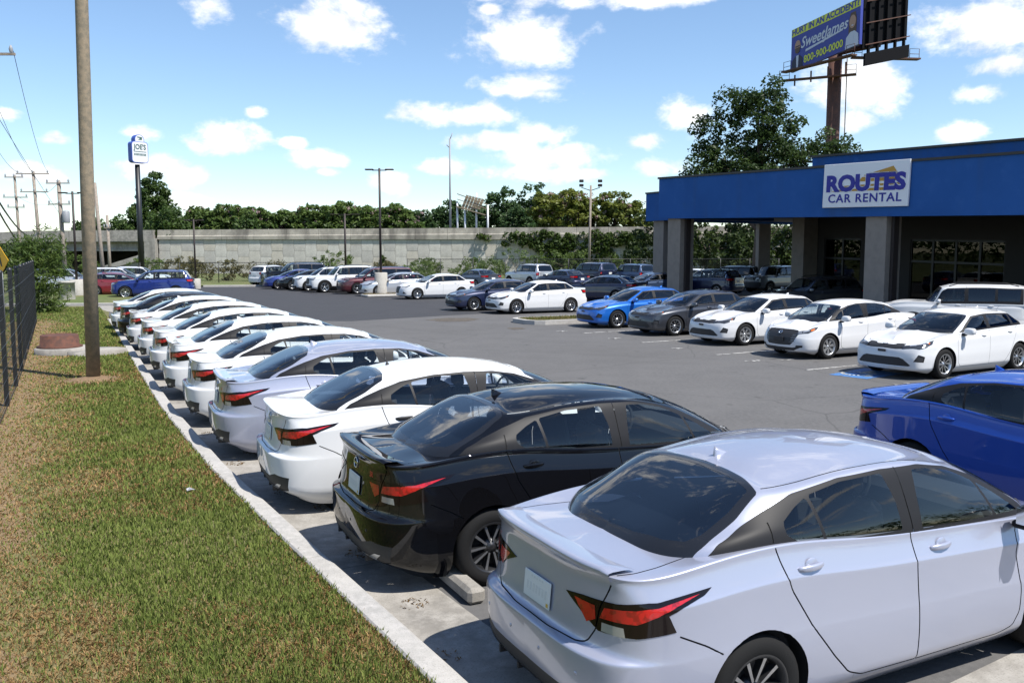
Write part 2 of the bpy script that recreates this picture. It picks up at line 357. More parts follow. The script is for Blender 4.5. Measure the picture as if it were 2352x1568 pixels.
def upper_surf(sp):
    g = sp['gh']; base, cant, roof = g['base'], g['cant'], g['roof']; nj = len(base); B = np.array(base, float); C = np.array(cant, float)
    low = B.copy(); low[:, 2] -= .10; low[:, 1] *= 1.012; low[:3, 0] -= .02; low[-3:, 0] += .10
    mid1 = B*.66+C*.34; mid2 = B*.33+C*.67; bul = g.get('bulge', .022); mid1[:, 1] *= 1+bul; mid2[:, 1] *= 1+bul*1.2
    rb = g.get('rearbul', .03); mid1[:3, 2] += rb; mid2[:3, 2] += rb; fb = g.get('frontbul', .025); mid1[-3:, 2] += fb; mid2[-3:, 2] += fb
    rows = [low, B, mid1, mid2, C]
    for q in (.16, .5, .85, 1.0):
        row = C.copy()
        for j in range(nj):
            sx = g['sx'][0]+j/(nj-1)*(g['sx'][1]-g['sx'][0]); row[j, 0] += (sx-row[j, 0])*q; row[j, 1] *= 1-q
            zt = lerp(roof, row[j, 0])-g.get('crown', .05)*(row[j, 1]/C[:, 1].max())**2; row[j, 2] += (zt-row[j, 2])*min(1, q*2.6)
        rows.append(row)
    return Surf(rows, 2)
SIDE = lambda G: (G[:, 1] > .5)
def S_(pts): return [(x, None, z) for x, z in pts]
def T_(pts): return [(x, y, None) for x, y in pts]
def R_(pts): return [(None, y, z) for y, z in pts]

# ---- shared car materials
M_black = mat('gloss_black_trim', (.012, .012, .013), .18, coat=.5); M_plastic = mat('black_plastic', (.022, .022, .024), .55)
M_rubber = mat('tyre_rubber', (.012, .012, .0125), .85, spec=.2, bump=(60, .3, .004)); M_gap = mat('panel_gap_shadow', (.006, .006, .006), .9)
M_trim = mat('satin_black_trim', (.016, .016, .018), .5, spec=.18); M_glass = glass_mat('window_glass', (.88, .93, .93), 0, 1.6); M_tint = glass_mat('tinted_glass', (.13, .15, .17), 0, 1.7)
M_ws = glass_mat('windscreen_glass', (.40, .47, .50), 0, 1.62); M_rw = glass_mat('rear_window_glass', (.22, .27, .33), 0, 2.05); M_red = mat('red_lamp_lens', (.48, .004, .006), .15, coat=1.0, noise=[(28, (.26, .002, .003), .5, .62, 1)], bump=(120, .25, .003)); M_smoke = mat('smoked_lamp_lens', (.006, .003, .003), .1, coat=.35, spec=.2)
M_clear = mat('clear_lamp_lens', (.42, .43, .45), .08, metal=.5, coat=1.0); M_lampdark = mat('dark_lamp_housing', (.05, .052, .056), .12, metal=.3, coat=1.0); M_chrome = mat('chrome', (.72, .73, .75), .12, metal=1.0)
M_alloy = mat('machined_alloy', (.55, .56, .58), .28, metal=.9); M_alloyd = mat('dark_alloy', (.03, .031, .034), .35, metal=.4, coat=.4); M_steel = mat('silver_wheel_cover', (.48, .49, .50), .32, metal=.75)
M_int = mat('dark_cloth_interior', (.028, .029, .032), .9); M_intl = mat('grey_interior_trim', (.13, .13, .135), .85); M_plate = mat('plate_white', (.68, .70, .69), .4); M_amber = mat('amber_lens', (.7, .16, .01), .2, coat=1.0)
M_orange = mat('red_badge', (.65, .03, .012), .4); M_gold = mat('plate_sticker', (.65, .42, .06), .5)
PAINTS = {}
def paint(name, col, metal=0.0, rough=.38):
    if name not in PAINTS: PAINTS[name] = mat(name+'_car_paint', col, rough, metal=metal, coat=1.0, coatr=.012, spec=.5 if metal else 0.0)
    return PAINTS[name]
P_white = paint('white', (.645, .65, .66)); P_silver = paint('pale_silver', (.36, .38, .475), .35, .34); P_black = paint('black', (.004, .004, .005))
P_blue = paint('deep_blue', (.004, .055, .36), .2); P_azure = paint('bright_blue', (.008, .13, .52), .3); P_gray = paint('gunmetal', (.055, .058, .068), .55, .34)
P_navy = paint('navy', (.010, .016, .055), .3); P_maroon = paint('maroon', (.075, .008, .014), .3); P_red = paint('dark_red', (.20, .012, .020), .3); P_sil2 = paint('silver', (.55, .56, .58), .6, .3)
P_slate = paint('slate_grey', (.10, .115, .15), .5, .34); P_royal = paint('royal_blue', (.006, .022, .17), .3); P_dusk = paint('dusk_blue', (.04, .07, .14), .4); P_area = paint('area_grey', (.16, .175, .19), .15, .4)

# ---- wheels: tyre and rim meshes centred on the hub, outer face towards +y
WHEELS = {}
def wheel_meshes(kind, rad, wid):
    key = (kind, rad, wid)
    if key in WHEELS: return WHEELS[key]
    h = wid/2; rr = rad*.66 if kind != 'truck' else rad*.60
    t = MB(); prof = [(rr, -h*.92), (rr+.012, -h), (rad*.86, -h*1.04), (rad*.965, -h*.86), (rad, -h*.6), (rad, h*.6), (rad*.965, h*.86), (rad*.86, h*1.04), (rr+.012, h), (rr, h*.92)]
    t.lathe(prof, 40, axis='Y'); tm = t.mesh('tyre', M_rubber)
    m = MB(); face = h*.80
    m.lathe([(rr+.008, h*.97), (rr-.004, h*.99), (rr-.018, h*.86), (rr-.03, h*.3), (rr-.035, -h*.7)], 36, axis='Y', mi=0)
    m.lathe([(rr-.03, h*.05), (.001, h*.05)], 24, axis='Y', mi=1)
    m.lathe([(.001, face*.86), (.028, face*.86), (.034, face*.72), (.062, face*.66), (.075, h*.1)], 20, axis='Y', mi=0)
    sp_n, twin, mi, wd = {'versa_sr': (5, .13, 2, .020), 'forte': (5, .11, 0, .024), 'cover': (7, .0, 0, .055), 'gen': (5, .0, 0, .06), 'ten': (10, 0, 0, .028), 'truck': (6, 0, 2, .07), 'sentra': (5, .16, 0, .03)}[kind]
    for k in range(sp_n):
        for tw in ((-twin, twin) if twin else (0,)):
            a = 2*math.pi*(k+.25)/sp_n; a0 = a+tw*1.6; a1 = a+tw*2.6
            P0 = Vector((math.cos(a0)*.05, 0, math.sin(a0)*.05)); P1 = Vector((math.cos(a1)*(rr-.012), 0, math.sin(a1)*(rr-.012))); d = (P1-P0).normalized(); n = Vector((-d.z, 0, d.x))
            w0, w1 = wd*.75, wd*(1.15 if kind != 'cover' else 1.6); y0, y1, yb = face*.80, face*.97, h*.25
            v = [P0+n*w0/2, P0-n*w0/2, P1-n*w1/2, P1+n*w1/2]; v = [p+Vector((0, (y0 if i < 2 else y1), 0)) for i, p in enumerate(v)] + [p+Vector((0, yb, 0)) for p in v]
            m.add(v, [(3, 2, 1, 0)], 2 if kind == 'versa_sr' and tw > 0 else (3 if kind == 'truck' else 2 if kind == 'versa_sr' else 0)); m.add(v, [(0, 1, 5, 4), (1, 2, 6, 5), (2, 3, 7, 6), (3, 0, 4, 7)], 1 if kind in ('forte', 'versa_sr', 'sentra', 'gen') else 0)
    mats = {'versa_sr': [M_alloyd, M_alloyd, M_alloy], 'forte': [M_alloy, M_alloyd, M_alloy], 'sentra': [M_alloy, M_alloyd, M_alloy], 'cover': [M_steel, M_plastic, M_steel], 'gen': [M_alloy, M_alloyd, M_alloy], 'ten': [M_alloy, M_alloyd, M_alloy], 'truck': [M_alloyd, M_alloyd, M_alloy, M_alloyd]}[kind]
    WHEELS[key] = (tm, m.mesh('rim', mats)); return WHEELS[key]
def rounded(name, fn, nu, nv, mats):
    """closed smooth lump: fn(u, v) -> xyz, u around, v from pole to pole"""
    b = MB(); v = [fn(i/nu, j/nv) for j in range(nv+1) for i in range(nu)]
    b.add(v, [(j*nu+i, j*nu+(i+1) % nu, (j+1)*nu+(i+1) % nu, (j+1)*nu+i) for j in range(nv) for i in range(nu)], 0, True); return b.mesh(name, mats)
def superlump(c, d, e=.55, tilt=0.0):
    def fn(u, v):
        th = v*math.pi; ph = u*2*math.pi; pw = lambda x: math.copysign(abs(x)**e, x)
        x, y, z = pw(math.sin(th))*pw(math.cos(ph)), pw(math.sin(th))*pw(math.sin(ph)), pw(math.cos(th))
        return (c[0]+x*d[0]/2+tilt*z, c[1]+y*d[1]/2, c[2]+z*d[2]/2)
    return fn

def car_parts(sp):
    """builds the meshes of one model: list of (part name, parent index or None, mesh, location, paint slot or None)"""
    out = []
    def add(name, me, parent=None, loc=(0,0,0), rot=None): out.append([name, parent, me, loc, rot]); return len(out)-1
    PM = P_white                                   # slot 0 of painted meshes, replaced per object
    LB = lower_surf(sp); UB = upper_surf(sp); ox = sp['L']/2; nu, nv = sp.get('grid', (96, 44)); Rt = sp['R']
    pol = []; gap = sp.get('gap', .007)
    def seam(S, pts, flt=None, w=None, ch=1): return ('panel_gap', strip(S, S.find(dens(pts, .06, False, ch), flt), w or gap))
    for xw in (sp['xr'], sp['xf']):
        ra = sp.get('arch', Rt+.045); c = [(xw+ra*math.cos(a), None, Rt+.005+ra*math.sin(a)) for a in np.linspace(0, math.pi, 25)]
        uv = LB.find(c, SIDE); lo = uv.copy(); pol.append(('hole', np.concatenate([uv, [[uv[-1][0], -.01], [uv[0][0], -.01]]])))
        if sp.get('flare'):
            c2 = [(xw+(ra+sp['flare'])*math.cos(a), None, Rt+.005+(ra+sp['flare'])*math.sin(a)) for a in np.linspace(0, math.pi, 25)]
            uv = LB.find(c2, SIDE); pol.append(('wheel_arch_trim', np.concatenate([uv, [[uv[-1][0], -.01], [uv[0][0], -.01]]])))
    hole = S_([]);
    for nm, pts, kind, ch in sp['lower']:
        flt = {'S': SIDE, 'R': lambda G: G[:, 0] < .75, 'F': lambda G: G[:, 0] > sp['L']-.9, 'T': lambda G: G[:, 2] > sp.get('ztopmin', .72), '3': None}[kind[0]]
        P3 = {'S': S_, 'R': R_, 'F': R_, 'T': T_}.get(kind[0], lambda p: p)(pts)
        if kind.endswith('-'): pol.append(seam(LB, P3, flt, ch=ch))
        else: pol.append((nm, LB.find(dens(P3, .05, True, ch), flt)))
    B = sp['gh']['base']; inner = [(x*.97+ox*.03, max(0, y*.955-.004)) for x, y, z in B]
    pol.append(('hole', np.concatenate([LB.find(T_(inner), lambda G: G[:, 2] > sp.get('ztopmin', .72)), [[1, 1.01], [0, 1.01]]])))
    reg = cut(LB, nu, nv, pol)
    body = add('body', panel_mesh('body', LB, reg['body'], PM))
    order = {}
    LM = sp.get('mats', {})
    base_m = {'panel_gap': M_gap, 'taillight': M_smoke, 'tail_red': M_red, 'tail_clear': M_clear, 'headlight': M_lampdark, 'head_clear': M_clear, 'grille': M_plastic, 'valance': M_plastic, 'wheel_arch_trim': M_plastic, 'sill_trim': M_plastic, 'amber': M_amber, 'fog': M_plastic, 'chrome_strip': M_chrome, 'skid_plate': M_steel, 'white_strip': M_steel, 'plate_recess': M_plastic}
    base_m.update(LM); offs = {'panel_gap': -.006, 'taillight': .004, 'tail_red': .006, 'tail_clear': .005, 'headlight': .003, 'head_clear': .004, 'grille': -.012, 'fog': -.015, 'valance': -.004, 'chrome_strip': .004, 'wheel_arch_trim': .008, 'amber': .005, 'plate_recess': -.015}
    pair = {'front_door', 'rear_door', 'taillight', 'headlight', 'tail_red', 'tail_clear', 'head_clear', 'fog', 'amber', 'fuel_door', 'panel_gap', 'wheel_arch_trim', 'sill_trim'}; sub = {'tail_red': 'taillight', 'tail_clear': 'taillight', 'head_clear': 'headlight', 'amber': 'headlight'}
    nice = {'tail_red': 'red_lens', 'tail_clear': 'clear_lens', 'head_clear': 'lamp_lens', 'fog': 'fog_lamp', 'amber': 'amber_lens', 'valance': 'lower_bumper_trim', 'skid_plate': 'skid_plate'}
    for key in sorted([k for k in reg if k not in ('body', 'hole')], key=lambda k: k.split('#')[0] in sub):
        nm = key.split('#')[0]; m = base_m.get(nm, PM)
        for sd_ in ((1, -1) if nm in pair else (0,)):
            order[(nm, sd_)] = add(nice.get(nm, nm), panel_mesh(nice.get(nm, nm), LB, reg[key], m, offs.get(nm, 0.0), sd_), order.get((sub.get(nm), sd_), body if nm in ('panel_gap',) else None))
    # greenhouse
    pol = []
    for nm, pts, kind, ch in sp['upper']:
        flt = {'S': lambda G: (G[:, 1] > .35), 'T': lambda G: G[:, 2] > sp['gh']['roof'][0][1]-.06, 'B': lambda G: G[:, 0] < ox, 'W': lambda G: G[:, 0] > ox, '3': None}[kind[0]]
        P3 = {'S': S_, 'B': (lambda p: [(None, y, z) for y, z in p]) if sp.get('rear_yz') else T_, 'W': T_, 'T': T_}.get(kind[0], lambda p: p)(pts)
        if kind.endswith('-'): pol.append(seam(UB, P3, flt, ch=ch))
        else: pol.append((nm, UB.find(dens(P3, .05, True, ch), flt)))
    reg = cut(UB, nu, max(24, nv*2//3), pol)
    um = {'panel_gap': M_gap, 'front_glass': M_tint if sp.get('tint_all') else M_glass, 'rear_glass': M_tint if sp.get('tint') else M_glass, 'quarter_glass': M_tint if sp.get('tint') else M_glass, 'windshield': M_ws, 'rear_window': M_tint if sp.get('tint') else M_rw, 'pillar_trim': M_trim, 'glass_border': M_black, 'chrome_strip': M_chrome, 'black_roof': M_black}
    um.update(LM)
    upar = {'front_glass': 'front_door', 'rear_glass': 'rear_door'}
    for key in reg:
        nm = key.split('#')[0]
        if nm == 'hole': continue
        m = um.get(nm, PM); nn = {'body': 'roof', 'front_glass': 'window', 'rear_glass': 'window', 'quarter_glass': 'quarter_window'}.get(nm, nm)
        for sd_ in ((1, -1) if nm in ('front_glass', 'rear_glass', 'quarter_glass', 'pillar_trim', 'chrome_strip', 'panel_gap') else (0,)):
            add(nn, panel_mesh(nn, UB, reg[key], m, {'panel_gap': -.004, 'glass_border': .001, 'chrome_strip': .003}.get(nm, 0.0), sd_), order.get((upar.get(nm), sd_)))
    # underbody, wheel housings
    L, hw = sp['L'], sp['hw']; z0 = sp.get('sill', .2)
    u = MB(); u.box((L/2, 0, z0+.09), (L-.75, hw*2-.30, .10)); u.box((.55, 0, z0+.2), (.6, hw*1.4, .12)); u.box((L-.5, 0, z0+.2), (.5, hw*1.4, .12)); add('underbody', u.mesh('underbody', M_plastic))
    for xw in (sp['xr'], sp['xf']):
        ra = sp.get('arch', Rt+.045)+.02
        for s_ in (1, -1):
            w = MB(); v = []; a_ = np.linspace(-.25, math.pi+.25, 15)
            for yy in (hw-.03, hw-.36): v += [(xw+ra*math.cos(a), s_*yy, Rt+ra*math.sin(a)) for a in a_]
            n = len(a_); w.add(v, [(i, i+1, n+i+1, n+i) for i in range(n-1)], 0, True); w.add(v[n:], [tuple(range(n))])
            add('wheel_housing', w.mesh('wheel_housing', M_plastic))
    # interior
    it = sp['inter']; zf = it['z']; I = MB()
    I.box((it['x0']*.5+it['x1']*.5, 0, zf-.02), (it['x1']-it['x0'], hw*1.62, .05))
    I.box((it['x0']-.02, 0, zf+.30), (.06, hw*1.5, .62)); I.box((it['x1']+.02, 0, zf+.22), (.06, hw*1.5, .42))
    for s_ in (1, -1): I.box((it['x0']*.5+it['x1']*.5, s_*(hw*.80), zf+.2), (it['x1']-it['x0'], .06, .44))
    I.box((it['shelf'][0]*.5+it['shelf'][1]*.5, 0, it['shelf'][2]), (it['shelf'][1]-it['shelf'][0], hw*1.42, .03), 0)
    inn = add('interior', I.mesh('interior', M_int))
    D = MB(); D.bevbox((it['x1']-.05, 0, it['dash']-.09), (.42, hw*1.55, .2), .05); D.lathe([(.165, -.012), (.185, 0), (.165, .012)], 20, axis='Y'); 
    D = MB(); D.bevbox((it['x1']-.02, 0, it['dash']-.09), (.46, hw*1.55, .2), .06); add('dashboard', D.mesh('dashboard', M_int), None)
    sw = MB(); sw.tube([(it['x1']-.36+.05*math.sin(a), hw*.42+.18*math.cos(a), it['dash']-.03+.17*math.sin(a)) for a in np.linspace(0, 2*math.pi, 15)], .014, 6); add('steering_wheel', sw.mesh('steering_wheel', M_int))
    for xs, rw in it['seats']:
        for s_ in (1, -1):
            S0 = MB(); y = s_*hw*.43
            S0.bevbox((xs+.25, y, zf+.25), (.5, .48, .16), .05)
            S0.bevbox((xs-.02, y, zf+.56), (.13, .46 if rw == 'f' else .58, .56), .055, M=Matrix.Rotation(-.22, 4, 'Y'))
            S0.bevbox((xs-.12, y, zf+.94), (.09, .25, .17), .04, M=Matrix.Rotation(-.12, 4, 'Y')); S0.tube([(xs-.10, y-.05, zf+.8), (xs-.115, y-.05, zf+.9)], .008, 5); S0.tube([(xs-.10, y+.05, zf+.8), (xs-.115, y+.05, zf+.9)], .008, 5)
            add('seat', S0.mesh('seat', M_int))
    # wheels
    tm, rm = wheel_meshes(sp.get('wheel', 'gen'), Rt, sp.get('tw', .205))
    for xw in (sp['xr'], sp['xf']):
        for s_ in (1, -1):
            w = add('wheel', None, None, (xw, s_*(hw-.115), Rt), 0 if s_ > 0 else math.pi); add('tyre', tm, w); add('rim', rm, w)
    # mirrors
    mx, my, mz = sp['mirror']
    for s_ in (1, -1):
        mm = add('door_mirror', rounded('door_mirror', superlump((mx, s_*(my+.13), mz+.03), (.13, .24, .15), .62, -.01), 14, 10, sp.get('mirror_mat', PM)), order.get(('front_door', s_)))
        b = MB(); b.bevbox((mx+.02, s_*(my+.02), mz-.045), (.09, .10, .05), .015); add('mirror_stalk', b.mesh('mirror_stalk', M_trim), order.get(('front_door', s_)))
        g = MB(); g.box((mx-.066, s_*(my+.13), mz+.03), (.004, .19, .105)); add('mirror_glass', g.mesh('mirror_glass', M_chrome), order.get(('front_door', s_)))
    # door handles
    for nm, hx, hz in sp.get('handles', []):
        uv = LB.find([(hx, None, hz), (hx+.05, None, hz)], SIDE); p = LB.ev(uv)[0]; n = LB.nor(uv)[0]
        for s_ in (1, -1):
            hm = sp.get('handle_mat', PM)
            fn = superlump((0, 0, 0), (.20, .030, .036), .7); me = rounded('door_handle', lambda a, b_: (lambda q: (q[0], q[1]*(1)+.022*(1-(q[0]/.1)**2)-.012, q[2]+.03*q[0]))(fn(a, b_)), 12, 10, hm)
            add('door_handle', me, order.get((nm, s_)), (p[0], s_*(p[1]+.012), p[2]), 0 if s_ > 0 else None)
            if s_ < 0: out[-1][4] = 'flip'
            cup = MB(); cup.lathe([(.001, .002), (.045, .0015), (.052, -.004)], 16, axis='Y'); i = add('handle_recess', cup.mesh('handle_recess', sp.get('cup_mat', PM)), order.get((nm, s_)), (p[0]+.01, s_*(p[1]+.001), p[2]-.004)); out[i][4] = 'flip' if s_ < 0 else 0
    sp['LB'], sp['UB'] = LB, UB
    if 'extra' in sp: sp['extra'](add, LB, UB, order, sp, PM)
    return out, ox
MODELS = {}
def get_model(key):
    if key not in MODELS: MODELS[key] = car_parts(SPECS[key]())
    return MODELS[key]
CAR_N = {}
def place_car(key, name, label, cat, loc, heading, pnt, group=None, swap=None, skip=(), wheel=None, z=0.0, scale=1.0, over=None):
    """one car of a model: Empty at its base on the ground, copies of the parts; loc is the middle of the car, heading in degrees from +X"""
    parts, ox = get_model(key); root = thing(name, label, cat, (loc[0], loc[1], z), R(heading), group); objs = []
    root.empty_display_size = .2; root.scale = (scale,)*3
    for (nm, par, me, lc, rot) in parts:
        if nm in skip or (par is not None and objs[par] is None): objs.append(None); continue
        if wheel and nm in ('tyre', 'rim'): me = wheel_meshes(wheel, SPECS_R[key][0], SPECS_R[key][1])[0 if nm == 'tyre' else 1]
        o = bpy.data.objects.new(nm, me); COL.objects.link(o); pr = root if par is None else objs[par]; o.parent = pr
        l = Vector(lc)
        if par is None: l = l-Vector((ox, 0, 0))
        o.location = l
        if rot == 'flip': o.scale = (1, -1, 1)
        elif rot: o.rotation_euler = (0, 0, rot)
        if me is not None:
            for i, s_ in enumerate(me.materials):
                r = pnt if s_ is P_white else None
                if over and nm in over: r = over[nm]
                if swap and s_ and s_.name in swap: r = swap[s_.name]
                if r is not None and r is not s_: o.material_slots[i].link = 'OBJECT'; o.material_slots[i].material = r
        objs.append(o)
    return root
# ================================================================ car models
SPECS = {}; SPECS_R = {'versa': (.316, .205), 'forte': (.322, .215)}
def on_surf(S, p, flt=None):
    uv = S.find([p], flt); return Vector(S.ev(uv)[0]), Vector(S.nor(uv)[0])
def frame_at(p, n, up=Vector((0, 0, 1))):
    x = up.cross(n).normalized(); y = n.cross(x); M = Matrix((x, y, n)).transposed().to_4x4(); M.translation = p; return M
def plate_part(add, S, z, xflt, y=0.0, tilt=0.0):
    p, n = on_surf(S, (None, y, z), xflt); n = Vector((n.x, 0, n.z+tilt)).normalized(); M = frame_at(p+n*.012, n); b = MB()
    b.bevbox((0, 0, 0), (.305, .155, .008), .006, 0, M=M.to_3x3().to_4x4()); b.v = [tuple(Vector(v)+M.translation) for v in b.v]
    k = len(b.v); b.box((0, 0, 0), (.02, .02, .012), 1); b.v[k:] = [tuple(M @ (Vector(v)+Vector((.13, -.055, .001)))) for v in b.v[k:]]
    k = len(b.v)
    for i in range(7): b.box((-.105+i*.035, -.005, .0045), (.020, .045, .001), 2)
    for i in range(5): b.box((-.06+i*.03, .058, .0045), (.018, .012, .001), 2)
    b.v[k:] = [tuple(M @ Vector(v)) for v in b.v[k:]]
    return add('license_plate', b.mesh('license_plate', [M_plate, M_gold, mat_faint]))
mat_faint = mat('worn_plate_print', (.60, .62, .61), .5)
def text_part(add, name, s, size, p, n, m, off=.0015, shear=0, parent=None, sx=1.0, mirror=False):
    me = text_mesh(s, size, offset=size*.012, shear=shear); M = frame_at(p+n*off, n); M = M @ Matrix.Diagonal((sx, 1, 1, 1)); me.transform(M); me.materials.clear(); me.materials.append(m); me.name = name; return add(name, me, parent)
def fin_part(add, UB, x, m):
    p, n = on_surf(UB, (x, 0.001, None), lambda G: G[:, 2] > 1.2); z = p.z
    st = [(0, .004, .062), (.02, .013, .058), (.06, .020, .040), (.11, .024, .018), (.16, .012, .003)]; v = []; f = []
    v = [(x-.01, 0, z-.01)]; b = MB(); ring = []
    for dx, hw_, h in st: ring.append([(x+dx, -hw_-.008, z-.012-.01*dx), (x+dx, -hw_*.55, z+h*.6), (x+dx, 0, z+h), (x+dx, hw_*.55, z+h*.6), (x+dx, hw_+.008, z-.012-.01*dx)])
    V = [p_ for r in ring for p_ in r]; F = [(i*5+k, i*5+k+1, (i+1)*5+k+1, (i+1)*5+k) for i in range(len(st)-1) for k in range(4)]+[(4, 3, 2, 1, 0)]
    b.add(V, F, 0, True); add('shark_fin_antenna', b.mesh('shark_fin_antenna', m))
def rod_part(add, UB, x):
    p, n = on_surf(UB, (x, 0.001, None), lambda G: G[:, 2] > 1.2); b = MB(); b.lathe([(.022, -.005), (.02, .012), (.008, .03)], 10, (x, 0, p.z)); b.tube([(x, 0, p.z+.02), (x-.12, 0, p.z+.15)], [.004, .0025], 5); add('rod_antenna', b.mesh('rod_antenna', M_plastic))

def versa_extra(add, LB, UB, order, sp, PM):
    RF = lambda G: (G[:, 0] < .6)
    plate_part(add, LB, .765, RF)
    p, n = on_surf(LB, (None, .001, .93), RF); n = Vector((n.x, 0, n.z)).normalized(); M = frame_at(p+n*.006, n); b = MB()
    b.tube([M @ Vector((.045*math.cos(a), .042*math.sin(a), 0)) for a in np.linspace(0, 2*math.pi, 21)], .0055, 6); b.box((0, 0, 0), (.112, .017, .009)); b.v[-8:] = [tuple(M @ Vector(v)) for v in b.v[-8:]]; add('badge', b.mesh('badge', M_chrome))
    for y, s_, m, z in ((-.40, 'SR', M_orange, .915),):
        p, n = on_surf(LB, (None, -y, z), RF); p = Vector((p.x, y, p.z)); n = Vector((n.x, -n.y, n.z)); text_part(add, 'trim_badge', s_, .06, p, n, m, .003)
    fin_part(add, UB, 1.36, PM); rod_part(add, UB, 1.42)
    # deck-lid spoiler: a thin lip that follows the rear edge of the lid
    b = MB(); ys = np.linspace(-.64, .64, 27); ring = []
    for y in ys:
        p, n = on_surf(LB, (.10+.08*max(0, abs(y)-.35)**1.5*2, abs(y), 1.015), RF); t = min(1, (.645-abs(y))/.05)**.5 if abs(y) > .595 else 1.0; h = .027*max(t, .05); x = p.x
        ring.append([(x+.16, y, 1.05), (x+.09, y, 1.056+h*.25), (x+.02, y, 1.052+h*.75), (x-.014*t-.002, y, 1.045+h), (x-.018*t-.002, y, 1.036+h*.8), (x-.004, y, 1.03+h*.1), (x+.004, y, 1.0)])
    k = len(ring[0]); V = [q for r in ring for q in r]; F = [(i*k+j, (i+1)*k+j, (i+1)*k+j+1, i*k+j+1) for i in range(len(ys)-1) for j in range(k-1)]; b.add(V, F, 0, True); add('spoiler', b.mesh('spoiler', PM))
    for y in (.17, .52):
        for s_ in (1, -1):
            p, n = on_surf(LB, (None, y, .50), RF); b = MB(); b.lathe([(.001, .003), (.011, .002), (.013, -.003)], 12, axis='Z'); M = frame_at(Vector((p.x, s_*p.y, p.z)), Vector((n.x, s_*n.y, n.z))); b.v = [tuple(M @ Vector(v)) for v in b.v]; add('parking_sensor', b.mesh('parking_sensor', sp.get('sens', PM)))
    b = MB(); b.bevbox((.70, 0, 1.06), (.11, .26, .05), .015); add('high_brake_lamp', b.mesh('high_brake_lamp', M_int))
    for y in (-.42, -.18, .18, .42): b = MB(); b.bevbox((.10, y, .245), (.10, .018, .06), .005); add('diffuser_fin', b.mesh('diffuser_fin', M_plastic))
    # front: badge on the grille, number-plate bracket
    FF = lambda G: G[:, 0] > 4.0
    p, n = on_surf(LB, (None, .001, .665), FF); n = Vector((n.x, 0, n.z)).normalized(); M = frame_at(p+n*.012, n); b = MB()
    b.tube([M @ Vector((.055*math.cos(a), .05*math.sin(a), 0)) for a in np.linspace(0, 2*math.pi, 21)], .007, 6); b.box((0, 0, 0), (.135, .02, .01)); b.v[-8:] = [tuple(M @ Vector(v)) for v in b.v[-8:]]; add('badge', b.mesh('badge', M_chrome))
    p, n = on_surf(LB, (None, .001, .50), FF); b = MB(); b.bevbox((p.x+.006, 0, .50), (.02, .32, .12), .008); add('plate_bracket', b.mesh('plate_bracket', M_plastic))
    for k in range(5):
        for s_ in (1, -1):
            z = .62-k*.045; y0 = .40-.012*k; pp = [on_surf(LB, (None, y0+q*.035, z+.004*q), FF) for q in range(5)]; b = MB(); b.tube([(p.x+.004, s_*p.y, p.z) for p, n in pp], .005, 5); add('grille_bar', b.mesh('grille_bar', M_chrome))

